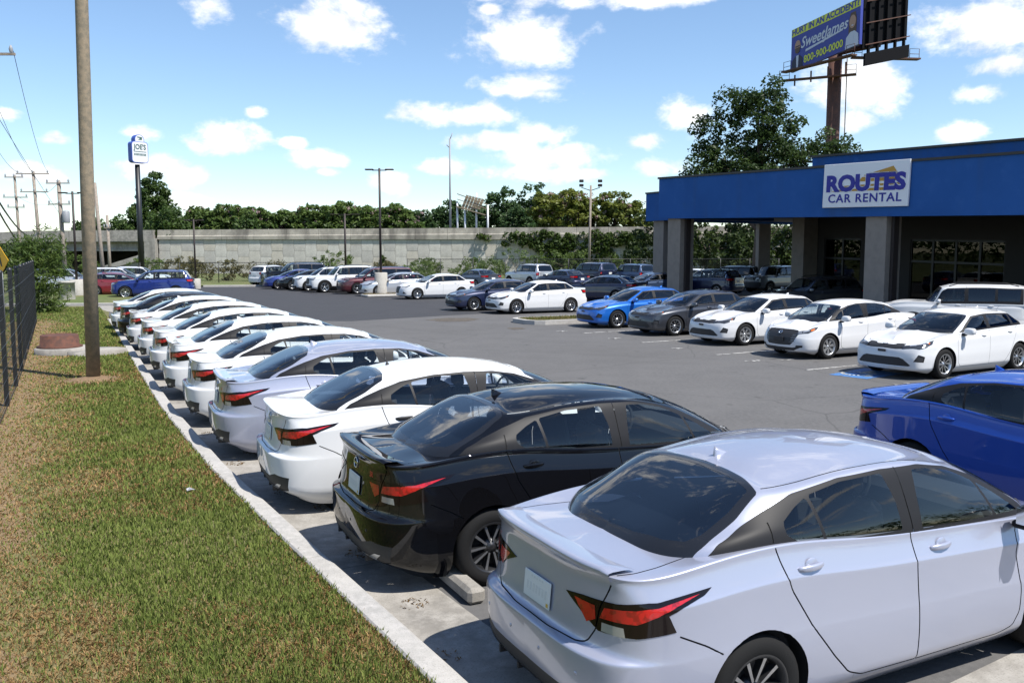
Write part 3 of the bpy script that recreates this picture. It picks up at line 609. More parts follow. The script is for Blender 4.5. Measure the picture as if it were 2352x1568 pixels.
def spec_versa():
    L = 4.496
    belt = [(0, 1.0), (.2, 1.01), (.45, 1.045), (.8, 1.085), (1.12, 1.12), (1.4, 1.075), (2.2, 1.015), (3.0, .975), (3.4, .955), (3.7, .925), (4.0, .87), (4.3, .78)]
    base = [(.50, 0, 1.03), (.50, .24, 1.03), (.555, .44, 1.035), (.70, .645, 1.06), (1.0, .755, 1.10), (1.5, .785, 1.06), (2.05, .795, 1.02), (2.6, .79, .99), (3.1, .772, .97), (3.46, .70, .96), (3.60, .5, .975), (3.69, .25, .985), (3.71, 0, .985)]
    cant = [(1.235, 0, 1.375), (1.235, .22, 1.373), (1.22, .42, 1.362), (1.23, .565, 1.335), (1.40, .61, 1.335), (1.75, .632, 1.372), (2.1, .638, 1.385), (2.4, .632, 1.375), (2.64, .615, 1.345), (2.83, .57, 1.31), (2.90, .43, 1.325), (2.935, .22, 1.337), (2.945, 0, 1.34)]
    roof = [(1.2, 1.375), (1.45, 1.425), (1.75, 1.452), (2.05, 1.458), (2.4, 1.445), (2.7, 1.405), (2.95, 1.34)]
    tl = [(.15, .29, .855), (.155, .44, .88), (.20, .66, .898), (.35, .79, .918), (.67, .845, .965), (.62, .84, .93), (.40, .815, .85), (.44, .83, .762), (.25, .765, .738), (.12, .58, .735)]
    return dict(L=L, hw=.87, xr=.985, xf=3.60, R=.316, arch=.352, sill=.195, belt=belt, rr=1.1, grid=(112, 64), wheel='versa_sr',
        rows=[(-.12, .16, .27, .12, .20, .14), (0, .05, .25, .05, .185, .05), (.12, .016, .36, .014, .29, .014), (.30, .001, .50, .002, .42, 0), (.44, .002, .595, 0, .53, .015), (.475, .003, .624, .008, .56, .025), (.50, .005, .634, .05, .58, .035), (.56, .009, .655, .082, .61, .05), (.68, .015, .77, .097, .66, .08), (.775, .018, .875, .106, .705, .12), (.80, .020, .93, .11, .735, .15), (.825, .030, .985, .112, .755, .18), (.90, .055, 1.02, .098, .78, .23), (.975, .078, 1.040, .088, .80, .28), (1.0, .098, 1.052, .108, .82, .36)], iters=1, gap=.009,
        top=[(0, 1.05), (.12, 1.052), (.35, 1.04), (.65, 1.06), (1.2, 1.0), (3.3, .95), (3.55, .985), (3.9, .925), (4.15, .865), (4.35, .80)],
        gh=dict(base=base, cant=cant, roof=roof, sx=(1.5, 2.65)),
        lower=[
         ('trunk', [(.68, .60), (.45, .645), (.30, .655), (.20, .64)], 'T-', 1), ('trunk', [(.635, .99), (.61, .93), (.575, .85), (.56, .74), (.51, .655), (.45, .637), (.2, .632), (0, .632)], 'R-', 1),
         ('tail_red', [(.15, .375, .852), (.15, .54, .856), (.13, .555, .79), (.13, .49, .755)], '3', 0), ('tail_red', [(.17, .60, .862), (.35, .785, .888), (.59, .835, .940), (.40, .81, .872), (.25, .755, .81), (.13, .585, .805)], '3', 0),
         ('tail_clear', [(.13, .60, .785), (.2, .71, .785), (.21, .715, .735), (.13, .6, .74)], '3', 0), ('taillight', tl, '3', 0),
         ('skid_plate', [(0, .285), (.50, .285), (.60, .33), (.66, .33), (.56, .25), (0, .25)], 'R', 0), ('valance', [(0, .385), (.42, .385), (.58, .43), (.75, .41), (.72, .27), (.3, .2), (0, .19)], 'R', 0),
         ('rear_door', [(1.13, 1.085), (1.155, 1.0), (1.21, .85), (1.36, .62), (1.53, .42), (1.66, .29), (1.78, .245), (2.25, .235), (2.235, .5), (2.21, .985)], 'S-', 1),
         ('front_door', [(2.25, .235), (3.02, .235), (3.15, .27), (3.2, .36), (3.2, .52), (3.15, .75), (3.19, .90), (3.23, .94)], 'S-', 1),
         ('rear_door', [(1.12, 1.16), (1.155, 1.0), (1.21, .85), (1.36, .62), (1.53, .42), (1.66, .29), (1.78, .245), (2.25, .235), (2.235, .5), (2.21, .95), (2.2, 1.16)], 'S', 1),
         ('front_door', [(2.2, 1.16), (2.21, .95), (2.235, .5), (2.25, .235), (3.02, .235), (3.15, .27), (3.2, .36), (3.2, .52), (3.15, .75), (3.19, .90), (3.3, 1.06)], 'S', 1),
         ('trunk_lid', [(0, .632), (.2, .632), (.45, .637), (.51, .655), (.56, .74), (.575, .85), (.61, .93), (.635, 1.0), (.55, 1.2), (0, 1.2)], 'R', 1),
         ('body_gap', [(.46, .735), (.62, .66), (.72, .60)], 'S-', 1),
         ('head_clear', [(4.28, .62, .745), (4.16, .71, .775), (4.15, .72, .715), (4.30, .62, .68)], '3', 0), ('head_clear', [(4.35, .52, .72), (4.30, .60, .74), (4.31, .60, .68), (4.36, .52, .67)], '3', 0), ('amber', [(4.13, .735, .775), (4.03, .78, .80), (4.08, .78, .74), (4.14, .735, .72)], '3', 0),
         ('headlight', [(4.38, .47, .73), (4.22, .68, .785), (3.93, .80, .83), (4.02, .80, .755), (4.22, .74, .675), (4.38, .50, .645)], '3', 0),
         ('grille', [(0, .745), (.32, .745), (.47, .73), (.53, .64), (.46, .45), (.36, .36), (0, .35)], 'F', 0), ('valance', [(0, .30), (.42, .30), (.60, .335), (.62, .31), (.45, .225), (0, .215)], 'F', 0),
         ('fog', [(4.42, .52, .36), (4.33, .66, .365), (4.33, .66, .31), (4.42, .50, .305)], '3', 0), ('hood', [(4.32, 0), (4.27, .3), (4.2, .5), (4.05, .64), (3.8, .70), (3.55, .72)], 'T-', 1)],
        upper=[
         ('front_glass', [(2.325, 1.02), (2.335, 1.2), (2.365, 1.350), (2.55, 1.340), (2.75, 1.296), (2.95, 1.213), (3.03, 1.0), (2.6, 1.01)], 'S', 1), ('quarter_glass', [(3.055, 1.0), (2.985, 1.198), (3.12, 1.128), (3.33, .99)], 'S', 1),
         ('rear_glass', [(1.535, 1.055), (1.488, 1.303), (1.75, 1.347), (2.09, 1.36), (2.14, 1.2), (2.15, 1.035)], 'S', 1), ('quarter_glass', [(1.245, 1.13), (1.33, 1.082), (1.51, 1.06), (1.463, 1.294), (1.36, 1.252), (1.245, 1.19)], 'S', 1),
         ('roof_gap', [(1.245, .545), (1.5, .57), (2.0, .585), (2.5, .575), (2.85, .535)], 'T-', 1), ('pillar_gap', [(2.245, .95), (2.23, 1.15), (2.225, 1.38)], 'S-', 1), ('pillar_gap', [(1.135, 1.0), (1.15, 1.2)], 'S-', 1),
         ('pillar_trim', [(.72, 1.03), (.82, 1.115), (1.0, 1.19), (1.15, 1.246), (1.38, 1.316), (1.75, 1.366), (2.1, 1.38), (2.45, 1.37), (2.72, 1.325), (3.0, 1.235), (3.25, 1.115), (3.43, 1.0), (3.50, .90), (2.0, .88), (.8, .92)], 'S', 1),
         ('rear_window', [(.575, -.01), (.59, .25), (.635, .44), (.70, .55), (.79, .582), (1.0, .565), (1.17, .522), (1.21, .3), (1.225, -.01)], 'B', 1),
         ('glass_border', [(.42, -.01), (.44, .25), (.51, .47), (.62, .622), (.76, .645), (1.0, .62), (1.2, .568), (1.25, .4), (1.28, .2), (1.29, -.01)], 'B', 1),
         ('windshield', [(3.64, -.01), (3.62, .3), (3.54, .5), (3.45, .605), (3.3, .60), (3.0, .555), (2.93, .52), (2.96, .35), (2.985, .2), (2.99, -.01)], 'W', 1),
         ('glass_border', [(3.80, -.01), (3.76, .3), (3.66, .52), (3.52, .655), (3.4, .655), (3.0, .60), (2.88, .555), (2.91, .4), (2.935, .2), (2.94, -.01)], 'W', 1)],
        inter=dict(x0=1.15, x1=3.35, z=.32, dash=1.0, shelf=(.60, 1.2, 1.0), seats=[(1.35, 'r'), (2.25, 'f')]), mirror=(3.17, .84, .985), mirror_mat=P_white, handles=[('rear_door', 1.36, .955), ('front_door', 2.45, .905)], extra=versa_extra)
SPECS['versa'] = spec_versa
def gen_spec(rf=1.0, L=4.64, hw=.90, H=1.435, xr=1.02, xf=3.72, Rt=.322, sill=.2, bf=.97, br=1.04, hood=.80, cowl=3.42, wst=2.60, rt=1.12, rb=.48, suv=False, deck=1.08, hwT=.64, xB=2.12, xC=1.22, chrome=False, black=True,
             grid=(72, 34), wheel='gen', front=(), rear=(), extra=None, tint=True, cladding=0.0, tw=.205, pil='painted', rails=False, boxy=0.0, mats=None, plate_z=None, quarter=True, grille_z=(.40, .70), spare=False, plates=True, hz=None, sills=False, roofx=None):
    belt = [(0, br-.05), (.3, br-.01), (xr, br), (xB, (bf+br)/2), (cowl-.4, bf), (cowl, bf-.015), (xf+.25, hood+.10), (L-.45, hood+.045), (L-.2, hood)]
    if suv: belt[0] = (0, br-.01)
    hb = hw-.075+boxy*.03; zb = br-.05 if not suv else br
    c1, c2 = (.055, .20) if not suv else (.02, .10-.04*boxy)
    base = [(rb, 0, zb), (rb, .26, zb), (rb+c1, .48 if not suv else .54, zb+.005), (rb+c2, hb-.125+(.05 if suv else 0), br-.01), (rb+c2+.32, hb-.02, br)]
    xm = np.linspace(rb+c2+.8, cowl-.62, 4); base += [(x, hb, lerp(belt, x)) for x in xm]; base += [(cowl-.26, hb-.085, bf-.015), (cowl-.11, .5, bf), (cowl-.02, .25, bf+.01), (cowl, 0, bf+.01)]
    zr = H-.075; ro = roofx or (rt+wst)/2
    cant = [(rt, 0, zr+.005), (rt, .22, zr+.003), (rt-.012, .42, zr-.005), (rt+.01, hwT-.07, zr-.03), (rt+.2, hwT-.025, zr-.025)]; xm2 = np.linspace(rt+.52, wst-.42, 4)
    cant += [(x, hwT, zr-.01-.012*((x-ro)/.6)**2) for x in xm2]; cant += [(wst-.08, hwT-.055, zr-.055), (wst-.02, .43, zr-.045), (wst+.02, .22, zr-.035), (wst+.03, 0, zr-.033)]
    roof = [(rt-.1, zr-.02), (rt, zr+.005), (rt+.25, H-.028), (ro-.1, H), (ro+.2, H-.003), (wst-.3, H-.03), (wst+.03, zr-.033)]
    if suv: roof = [(rt-.1, H-.06), (rt, H-.045), (rt+.3, H-.012), (ro, H), (wst-.35, H-.015), (wst+.03, zr-.033)]
    zF = np.array([.215, .19, .30, .43, .53, .60, .66, .71, .75, .785, .80]); zF = sill-.01+(zF-.19)/(.80-.19)*(hood-sill+.01)
    dF = [.14, .05, .012, 0, .008, .02, .04, .07, .12, .22, .34]
    if suv: dF = [.14, .06, .015, 0, .004, .010, .02, .035, .06, .12, .24]
    if boxy: dF = [.12, .05, .012, 0, 0, .004, .01, .016, .03, .07, .18]
    zR = np.array([.29, .27, .39, .53, .605, .645, .75, .86, .94, 1.03, 1.045])
    dR = [.12, .05, .012, 0, .008, .045, .075, .085, .09, .07, .10]
    if suv: zR = sill+.06+(zR-.27)/(1.045-.27)*(br-sill-.06); dR = [.10, .05, .012, 0, .008, .035, .045, .05, .055, .065, .085]
    else: zR = sill+.07+(zR-.27)/(1.045-.27)*(deck-sill-.07)
    ts = [-.12, 0, .13, .34, .46, .54, .66, .80, .85, .96, 1.0]; dy = [.16, .05, .012, 0, .002, .005, .012, .018, .034, .065, .09]
    rows = list(zip(ts, dy, zR, dR, zF, dF))
    top = [(0, deck), (.3, deck), (rb+.2, deck+.01), (1.3, .98), (cowl-.3, bf-.02), (cowl, bf+.01), (cowl+.3, bf-.035), (xf+.2, hood+.13), (L-.3, hood+.06), (L-.12, hood)]
    if suv: top = [(0, br), (1, br-.03), (cowl-.3, bf-.02), (cowl, bf+.01), (cowl+.3, bf-.015), (xf+.2, hood+.09), (L-.3, hood+.045), (L-.12, hood)]
    # side windows from the cant rail and the belt
    C = np.array(cant); Bz = np.array(base)
    ap = lambda x: np.interp(x, [wst-.08, cowl-.26], [zr-.055, bf-.015]); cp = lambda x: np.interp(x, [rb+c2, rt+.01], [br-.01, zr-.03])
    def topz(x):
        z = np.interp(x, C[3:10, 0], C[3:10, 2])
        if x > wst-.08: z = ap(x)
        if x < rt+.01: z = cp(x)
        return z
    def win(x0, x1, m=.05, mb=.035, k=9, skew0=0, skew1=0):
        xs = np.linspace(x0, x1, k); up = []; lo = []
        for i, x in enumerate(xs):
            t = i/(k-1); xb_ = x+skew0*(1-t)+skew1*t; zt = topz(x)-m; z0 = lerp(belt, xb_)+mb
            if zt-z0 > .02: up.append((x, zt)); lo.append((xb_, z0))
        return up+lo[::-1]
    xe = cowl-.33; x_c = rb+c2+.12 if not suv else rb+c2+.20
    up = [('front_glass', win(xB+.06, xe, .055, .035, 12), 'S', 1), ('rear_glass', win(xC+.04, xB-.06, .055, .035, 8, .02), 'S', 1)]
    if quarter: up.append(('quarter_glass', win(x_c+.05, xC-.03, .06, .045, 7, .05), 'S', 1))
    tr = win(x_c-(.02 if suv else -.0), cowl-.27, .022, -.05, 16)
    if chrome: up.append(('pillar_trim', tr, 'S', 1)); up.append(('chrome_strip', win(x_c-.05, cowl-.25, .004, -.012, 16), 'S', 1))
    else: up.append(('pillar_trim', tr, 'S', 1))
    up.append(('roof_gap', [(rt+.04, hwT-.085), (rt+.4, hwT-.06), (ro, hwT-.055), (wst-.3, hwT-.065), (wst-.06, hwT-.10)], 'T-', 1)); up.append(('pillar_gap', [(xB+.02, bf-.05), (xB, zr)], 'S-', 1))
    wo = [(cowl+.10, -.01), (cowl+.06, .3), (cowl-.04, .52), (cowl-.18, hb-.14), (cowl-.3, hb-.135), (wst+.05, hwT-.035), (wst-.04, hwT-.08), (wst-.02, .4), (wst+.01, .2), (wst+.015, -.01)]
    wi = [(cowl-.07, -.01), (cowl-.09, .3), (cowl-.17, .5), (cowl-.25, hb-.19), (cowl-.4, hb-.185), (wst+.12, hwT-.085), (wst+.03, hwT-.12), (wst+.05, .35), (wst+.07, .2), (wst+.07, -.01)]
    up += [('windshield', wi, 'W', 1), ('glass_border', wo, 'W', 1)]
    if suv: up += [('rear_window', [(-.01, br+.06), (.4, br+.06), (.60, br+.10), (.56, zr-.18), (.50, zr-.10), (-.01, zr-.08)], 'B', 1), ('glass_border', [(-.01, br+.02), (.5, br+.02), (.68, br+.05), (.62, zr-.15), (.55, zr-.05), (-.01, zr-.035)], 'B', 1)]
    else: up += [('rear_window', [(rb+.09, -.01), (rb+.11, .25), (rb+.17, .44), (rb+.26, hb-.26), (rt-.09, hwT-.15), (rt-.04, .3), (rt-.03, -.01)], 'B', 1), ('glass_border', [(rb-.05, -.01), (rb-.02, .25), (rb+.06, .47), (rb+.17, hb-.17), (rb+.3, hb-.17), (rt-.03, hwT-.075), (rt+.03, .4), (rt+.05, -.01)], 'B', 1)]
    zs = sill+.045; ra = Rt+.04
    seam_r = [(x_c+.12 if suv else xC-.06, br+.05), (xr+.12, br-.12), (xr+ra*.80+.03, .55+(.08 if suv else 0)), (xr+ra+.10, .36+sill-.2), (xr+ra+.22, zs), (xB+.05, zs), (xB+.02, bf+.04)]
    seam_f = [(xB+.05, zs), (xf-ra-.16, zs), (xf-ra-.07, zs+.10), (xf-ra-.05, .6), (xf-ra-.05, .8), (cowl-.30, bf)]
    rd = seam_r[:-1]+[(xB+.02, bf+.15), (xC, br+.15)]; fd = [(xB+.02, bf+.15)]+[(xB+.05, zs)]+seam_f[1:-1]+[(cowl-.28, bf+.08)]
    low = [('s', seam_r, 'S-', 1), ('s', seam_f, 'S-', 1), *rear, *front]
    if cladding: low.append(('sill_trim', [(xr+ra*.7, sill+cladding), (xf-ra*.7, sill+cladding), (xf-ra*.7, sill-.15), (xr+ra*.7, sill-.15)], 'S', 0))
    low += [('rear_door', rd, 'S', 1), ('front_door', fd, 'S', 1)]
    if not suv: low += [('s', [(rb+.15, hb-.19), (rb-.05, hb-.145), (.25, hb-.14)], 'T-', 1)]
    low += [('hood_gap', [(L-.16, 0), (L-.2, .3), (L-.28, .5), (L-.45, .64), (xf, hw-.17), (cowl-.1, hw-.15)], 'T-', 1)]
    def ex(add, LB, UB, order, sp, PM):
        if plates:
            pz = plate_z or (deck-.32 if not suv else br-.22); plate_part(add, LB, pz, lambda G: G[:, 0] < .6)
        if rails:
            for s_ in (1, -1):
                b = MB(); xs = np.linspace(rt+.25, wst-.25, 9); b.tube([(x, s_*(hwT-.07), lerp(roof, x)-.035+.055*min(1, min(i, 8-i)*1.5)) for i, x in enumerate(xs)], .016, 6); add('roof_rail', b.mesh('roof_rail', M_trim))
        if spare:
            b = MB(); b.lathe([(.001, .02), (.20, .02), (.22, 0), (.33, 0), (.35, .05), (.34, .17), (.30, .19)], 28, axis='Z'); M = Matrix.Translation((-.14, -.12, .98)) @ Matrix.Rotation(R(90), 4, 'Y'); b.v = [tuple(M @ Vector(v)) for v in b.v]; add('spare_wheel', b.mesh('spare_wheel', M_rubber))
            b = MB(); b.lathe([(.001, .0), (.20, .0), (.24, .02)], 28, axis='Z'); M = Matrix.Translation((-.15, -.12, .98)) @ Matrix.Rotation(R(90), 4, 'Y'); b.v = [tuple(M @ Vector(v)) for v in b.v]; add('spare_wheel_cover', b.mesh('spare_wheel_cover', M_steel))
        if extra: extra(add, LB, UB, order, sp, PM)
    return dict(rf=rf, L=L, hw=hw, xr=xr, xf=xf, R=Rt, arch=Rt+.042, sill=sill, belt=belt, rows=rows, top=top, gh=dict(base=base, cant=cant, roof=roof, sx=(rt+.3, wst-.3), rearbul=.03 if not suv else .0, crown=.045), lower=low, upper=up, grid=grid, wheel=wheel, tint=tint, rear_yz=suv, tw=tw,
        inter=dict(x0=xr+.15, x1=cowl-.3, z=sill+.14, dash=bf-.01, shelf=(rb+.12, rb+.6, (deck-.06) if not suv else br-.12), seats=[(xr+.38, 'r'), (xB+.05, 'f')]), mirror=(cowl-.36, hw-.045, bf+.0), mirror_mat=P_white, handles=[('rear_door', xC+.16, br-.13), ('front_door', xB+.24, bf-.085)], extra=ex, flare=cladding and .055, mats=mats or {}, ztopmin=.70)

def lamp_rear(z, h, x=.5, y0=.45, hw=.9, zin=None):
    zi = z if zin is None else zin
    return [('tail_red', [(.10, y0+.05, zi+h*.35), (.22, hw-.12, z+h*.38), (x-.06, hw-.02, z+h*.38), (x-.10, hw-.02, z-.05*h), (.22, hw-.12, z-h*.28), (.10, y0+.05, zi-h*.25)], '3', 0), ('taillight', [(.10, y0, zi+h*.5), (.20, hw-.13, z+h*.52), (x, hw-.02, z+h*.55), (x-.08, hw-.02, z-h*.45), (.20, hw-.12, z-h*.5), (.10, y0+.02, zi-h*.45)], '3', 0)]
def lamp_front(L, z, h, hw=.9, y0=.45, back=.55, rise=.07):
    return [('head_clear', [(L-.14, y0+.10, z+h*.18), (L-.26, hw-.20, z+h*.3), (L-.36, hw-.12, z+h*.30), (L-.28, hw-.17, z-h*.18), (L-.13, y0+.10, z-h*.22)], '3', 0),
            ('headlight', [(L-.10, y0, z+h*.4), (L-.25, hw-.18, z+h*.55), (L-back, hw-.06, z+h*.5+rise), (L-back+.08, hw-.05, z+h*.1+rise*.6), (L-.28, hw-.13, z-h*.45), (L-.11, y0+.03, z-h*.5)], '3', 0)]
# ---- compact sedan with a thin grille (the row opposite)
def forte_extra(add, LB, UB, order, sp, PM):
    L = sp['L']; FF = lambda G: G[:, 0] > L-.6
    p, n = on_surf(LB, (L-.12, .001, .765), None); text_part(add, 'hood_badge', 'KIA', .055, p, n, M_chrome, .004, sx=1.5)
    p, n = on_surf(LB, (None, .001, .595), FF); b = MB(); b.bevbox((p.x+.012, 0, .595), (.03, .20, .055), .012); add('plate_bracket', b.mesh('plate_bracket', M_plastic))
    b = MB(); b.tube([(LB.ev(LB.find([(None, abs(y), .275)], FF))[0][0]+.006, y, .275) for y in np.linspace(-.52, .52, 15)], .014, 6); add('lower_lip', b.mesh('lower_lip', PM))
    fin_part(add, UB, 1.25, PM)
def spec_forte():
    L, hw = 4.64, .90
    front = [('head_clear', [(L-.30, .70, .772), (L-.48, .80, .812), (L-.44, .80, .785), (L-.30, .705, .742)], '3', 0), ('amber', [(L-.44, .80, .782), (L-.50, .815, .80), (L-.47, .82, .765)], '3', 0), ('head_clear', [(L-.19, .55, .742), (L-.26, .65, .762), (L-.26, .655, .695), (L-.19, .555, .680)], '3', 0),
        ('headlight', [(L-.10, .42, .752), (L-.28, .69, .800), (L-.60, .83, .85), (L-.54, .84, .765), (L-.38, .80, .69), (L-.25, .72, .645), (L-.12, .44, .632)], '3', 0),
        ('grille', [(0, .730), (.20, .728), (.27, .752), (.44, .752), (.45, .652), (.30, .640), (0, .650)], 'F', 0), ('grille', [(0, .475), (.40, .475), (.50, .44), (.64, .315), (.60, .295), (0, .295)], 'F', 0),
        ('fog', [(L-.22, .72, .54), (L-.155, .67, .40), (L-.30, .79, .385), (L-.33, .80, .50)], '3', 0)]
    return gen_spec(rf=.8, L=L, hw=hw, H=1.44, hood=.775, bf=.965, br=1.05, front=front, rear=lamp_rear(.93, .15, .46, .52), extra=forte_extra, wheel='forte', tw=.215, grid=(96, 44), chrome=False, plate_z=.55)
SPECS['forte'] = spec_forte
def spec_sentra():
    L, hw = 4.64, .905
    front = lamp_front(L, .74, .11, hw, .42, .55)+[('grille', [(0, .75), (.30, .745), (.36, .70), (.20, .36), (0, .34)], 'F', 0), ('fog', [(L-.18, .66, .46), (L-.13, .60, .34), (L-.30, .79, .33)], '3', 0)]
    return gen_spec(L=L, hw=hw, H=1.447, hood=.79, front=front, rear=lamp_rear(.92, .15, .5, .45), wheel='sentra', grid=(84, 38), wst=2.55, rt=1.05, rb=.42)
SPECS['sentra'] = spec_sentra
def spec_sedan():
    L, hw = 4.85, .92
    front = lamp_front(L, .72, .11, hw, .46, .6)+[('grille', [(0, .72), (.36, .72), (.42, .60), (.34, .40), (0, .38)], 'F', 0), ('fog', [(L-.18, .68, .45), (L-.14, .62, .32), (L-.30, .80, .32)], '3', 0)]
    return gen_spec(L=L, hw=hw, H=1.45, xr=1.08, xf=3.88, Rt=.335, hood=.79, cowl=3.62, wst=2.72, rt=1.18, rb=.50, xB=2.28, xC=1.32, chrome=True, front=front, rear=lamp_rear(.93, .15, .5, .40, hw), deck=1.09, br=1.05, bf=.97, tint=False, extra=lambda add, LB, UB, o, sp, PM: fin_part(add, UB, 1.35, PM))
SPECS['sedan'] = spec_sedan
def spec_cuv():
    L, hw = 4.66, .93
    front = lamp_front(L, .86, .14, hw, .50, .55)+[('grille', [(0, .86), (.40, .86), (.46, .72), (.38, .48), (0, .46)], 'F', 0), ('valance', [(0, .36), (.6, .38), (.66, .30), (.5, .2), (0, .2)], 'F', 0)]
    return gen_spec(L=L, hw=hw, H=1.66, xr=.98, xf=3.76, Rt=.36, sill=.25, hood=.95, cowl=3.42, wst=2.66, rt=.52, rb=.16, xB=2.15, xC=1.18, suv=True, deck=1.1, bf=1.08, br=1.15, hwT=.68, front=front, rear=lamp_rear(1.02, .17, .42, .42, hw), chrome=True, rails=True, wheel='sentra', tw=.235, tint=False)
SPECS['cuv'] = spec_cuv
def spec_suv():
    L, hw = 4.75, .94
    front = lamp_front(L, .92, .17, hw, .52, .42, .03)+[('grille', [(0, .97), (.46, .97), (.50, .85), (.44, .58), (0, .56)], 'F', 0), ('valance', [(0, .48), (.7, .50), (.75, .36), (.5, .25), (0, .25)], 'F', 0)]
    return gen_spec(L=L, hw=hw, H=1.80, xr=.95, xf=3.75, Rt=.385, sill=.30, hood=1.04, cowl=3.30, wst=2.72, rt=.36, rb=.10, xB=2.08, xC=1.12, suv=True, deck=1.15, bf=1.17, br=1.2, hwT=.71, front=front, rear=lamp_rear(1.02, .26, .26, .66, hw), rails=True, cladding=.15, tw=.245)
SPECS['suv'] = spec_suv
def spec_box():
    L, hw = 4.60, .945
    front = [('head_clear', [(L-.06, .55, 1.00), (L-.12, .68, 1.0), (L-.12, .68, .90), (L-.06, .55, .90)], '3', 0), ('headlight', [(L-.05, .48, 1.03), (L-.20, .80, 1.03), (L-.20, .80, .87), (L-.05, .48, .87)], '3', 0), ('grille', [(0, 1.03), (.47, 1.03), (.47, .86), (0, .86)], 'F', 0), ('valance', [(0, .72), (.78, .72), (.80, .45), (.6, .27), (0, .27)], 'F', 0)]
    def ex(add, LB, UB, o, sp, PM):
        p, n = on_surf(LB, (None, .001, .945), lambda G: G[:, 0] > L-.6); text_part(add, 'grille_lettering', 'BRONCO', .085, p, n, M_plate, .01, sx=1.45)
    return gen_spec(L=L, hw=hw, H=1.79, xr=.92, xf=3.62, Rt=.37, sill=.30, hood=1.09, cowl=3.20, wst=2.78, rt=.20, rb=.07, xB=2.0, xC=1.10, suv=True, deck=1.15, bf=1.18, br=1.2, hwT=.76, front=front, rear=lamp_rear(1.0, .22, .16, .72, hw), rails=True, boxy=1.0, cladding=.16, wheel='truck', tw=.24, extra=ex)
SPECS['box'] = spec_box
def spec_big():
    L, hw = 5.15, 1.02
    front = [('head_clear', [(L-.08, .70, 1.02), (L-.2, .86, 1.03), (L-.16, .86, .70), (L-.08, .72, .70)], '3', 0), ('headlight', [(L-.06, .66, 1.06), (L-.32, .93, 1.08), (L-.25, .93, .66), (L-.07, .68, .66)], '3', 0), ('grille', [(0, 1.06), (.58, 1.06), (.56, .62), (0, .60)], 'F', 0), ('chrome_strip', [(0, 1.10), (.62, 1.10), (.60, .58), (0, .56)], 'F', 0)]
    return gen_spec(L=L, hw=hw, H=1.89, xr=1.10, xf=4.05, Rt=.40, sill=.30, hood=1.14, cowl=3.62, wst=3.02, rt=.36, rb=.10, xB=2.42, xC=1.36, suv=True, deck=1.2, bf=1.24, br=1.26, hwT=.76, front=front, rear=lamp_rear(1.12, .45, .24, .78, hw), rails=True, boxy=.7, tw=.275, chrome=True)
SPECS['big'] = spec_big
def spec_van():
    L, hw = 5.16, 1.0
    front = lamp_front(L, .82, .13, hw, .48, .62)+[('grille', [(0, .84), (.44, .83), (.42, .74), (0, .74)], 'F', 0), ('chrome_strip', [(0, .88), (.47, .87), (.44, .72), (0, .71)], 'F', 0), ('valance', [(0, .52), (.5, .52), (.6, .34), (0, .3)], 'F', 0)]
    return gen_spec(L=L, hw=hw, H=1.74, xr=1.10, xf=4.10, Rt=.36, sill=.22, hood=.92, cowl=3.95, wst=3.05, rt=.42, rb=.12, xB=2.62, xC=1.42, suv=True, deck=1.1, bf=1.05, br=1.13, hwT=.74, front=front, rear=lamp_rear(1.05, .3, .36, .62, hw), rails=True, tw=.235)
SPECS['van'] = spec_van
# ================================================================ setting
def sheet(name, poly, z, m, kind='structure', **k):
    b = MB(); b.add([(x, y, z) for x, y in poly], [tuple(range(len(poly)))]); o = b.build(name, m); tag(o, kind=kind, **k); return o
def ground_mat(name, c1, c2, c3, s1=.9, s2=14, s3=160, rough=.9, bump=.25, cracks=0.0, patch=None):
    m = mat(name, c1, rough, noise=[(s1, c2, .40, .66), (s2, c3, .42, .72), (s3, tuple(v*.55 for v in c1), .52, .80, 2)], bump=(s3, bump, .01), spec=.3)
    if cracks:
        t = m.node_tree; b = t.nodes['Principled BSDF']; tc = t.nodes.new('ShaderNodeTexCoord'); ns = t.nodes.new('ShaderNodeTexNoise'); ns.inputs['Scale'].default_value = .9; ns.inputs['Detail'].default_value = 4
        mxv = t.nodes.new('ShaderNodeMixRGB'); mxv.inputs[0].default_value = .25; t.links.new(tc.outputs['Object'], ns.inputs['Vector']); t.links.new(tc.outputs['Object'], mxv.inputs[1]); t.links.new(ns.outputs['Color'], mxv.inputs[2])
        vo = t.nodes.new('ShaderNodeTexVoronoi'); vo.feature = 'DISTANCE_TO_EDGE'; vo.inputs['Scale'].default_value = .22; t.links.new(mxv.outputs[0], vo.inputs['Vector'])
        mr = t.nodes.new('ShaderNodeMapRange'); mr.inputs[1].default_value = .0; mr.inputs[2].default_value = .0045; mr.inputs[3].default_value = cracks; mr.inputs[4].default_value = 0; t.links.new(vo.outputs[0], mr.inputs[0])
        mx = t.nodes.new('ShaderNodeMixRGB'); t.links.new(mr.outputs[0], mx.inputs[0]); src = b.inputs['Base Color'].links[0].from_socket; t.links.new(src, mx.inputs[1]); mx.inputs[2].default_value = (.02, .02, .02, 1); t.links.new(mx.outputs[0], b.inputs['Base Color'])
    return m
M_asph = ground_mat('old_asphalt', (.112, .109, .108), (.092, .090, .090), (.133, .129, .127), cracks=.38)
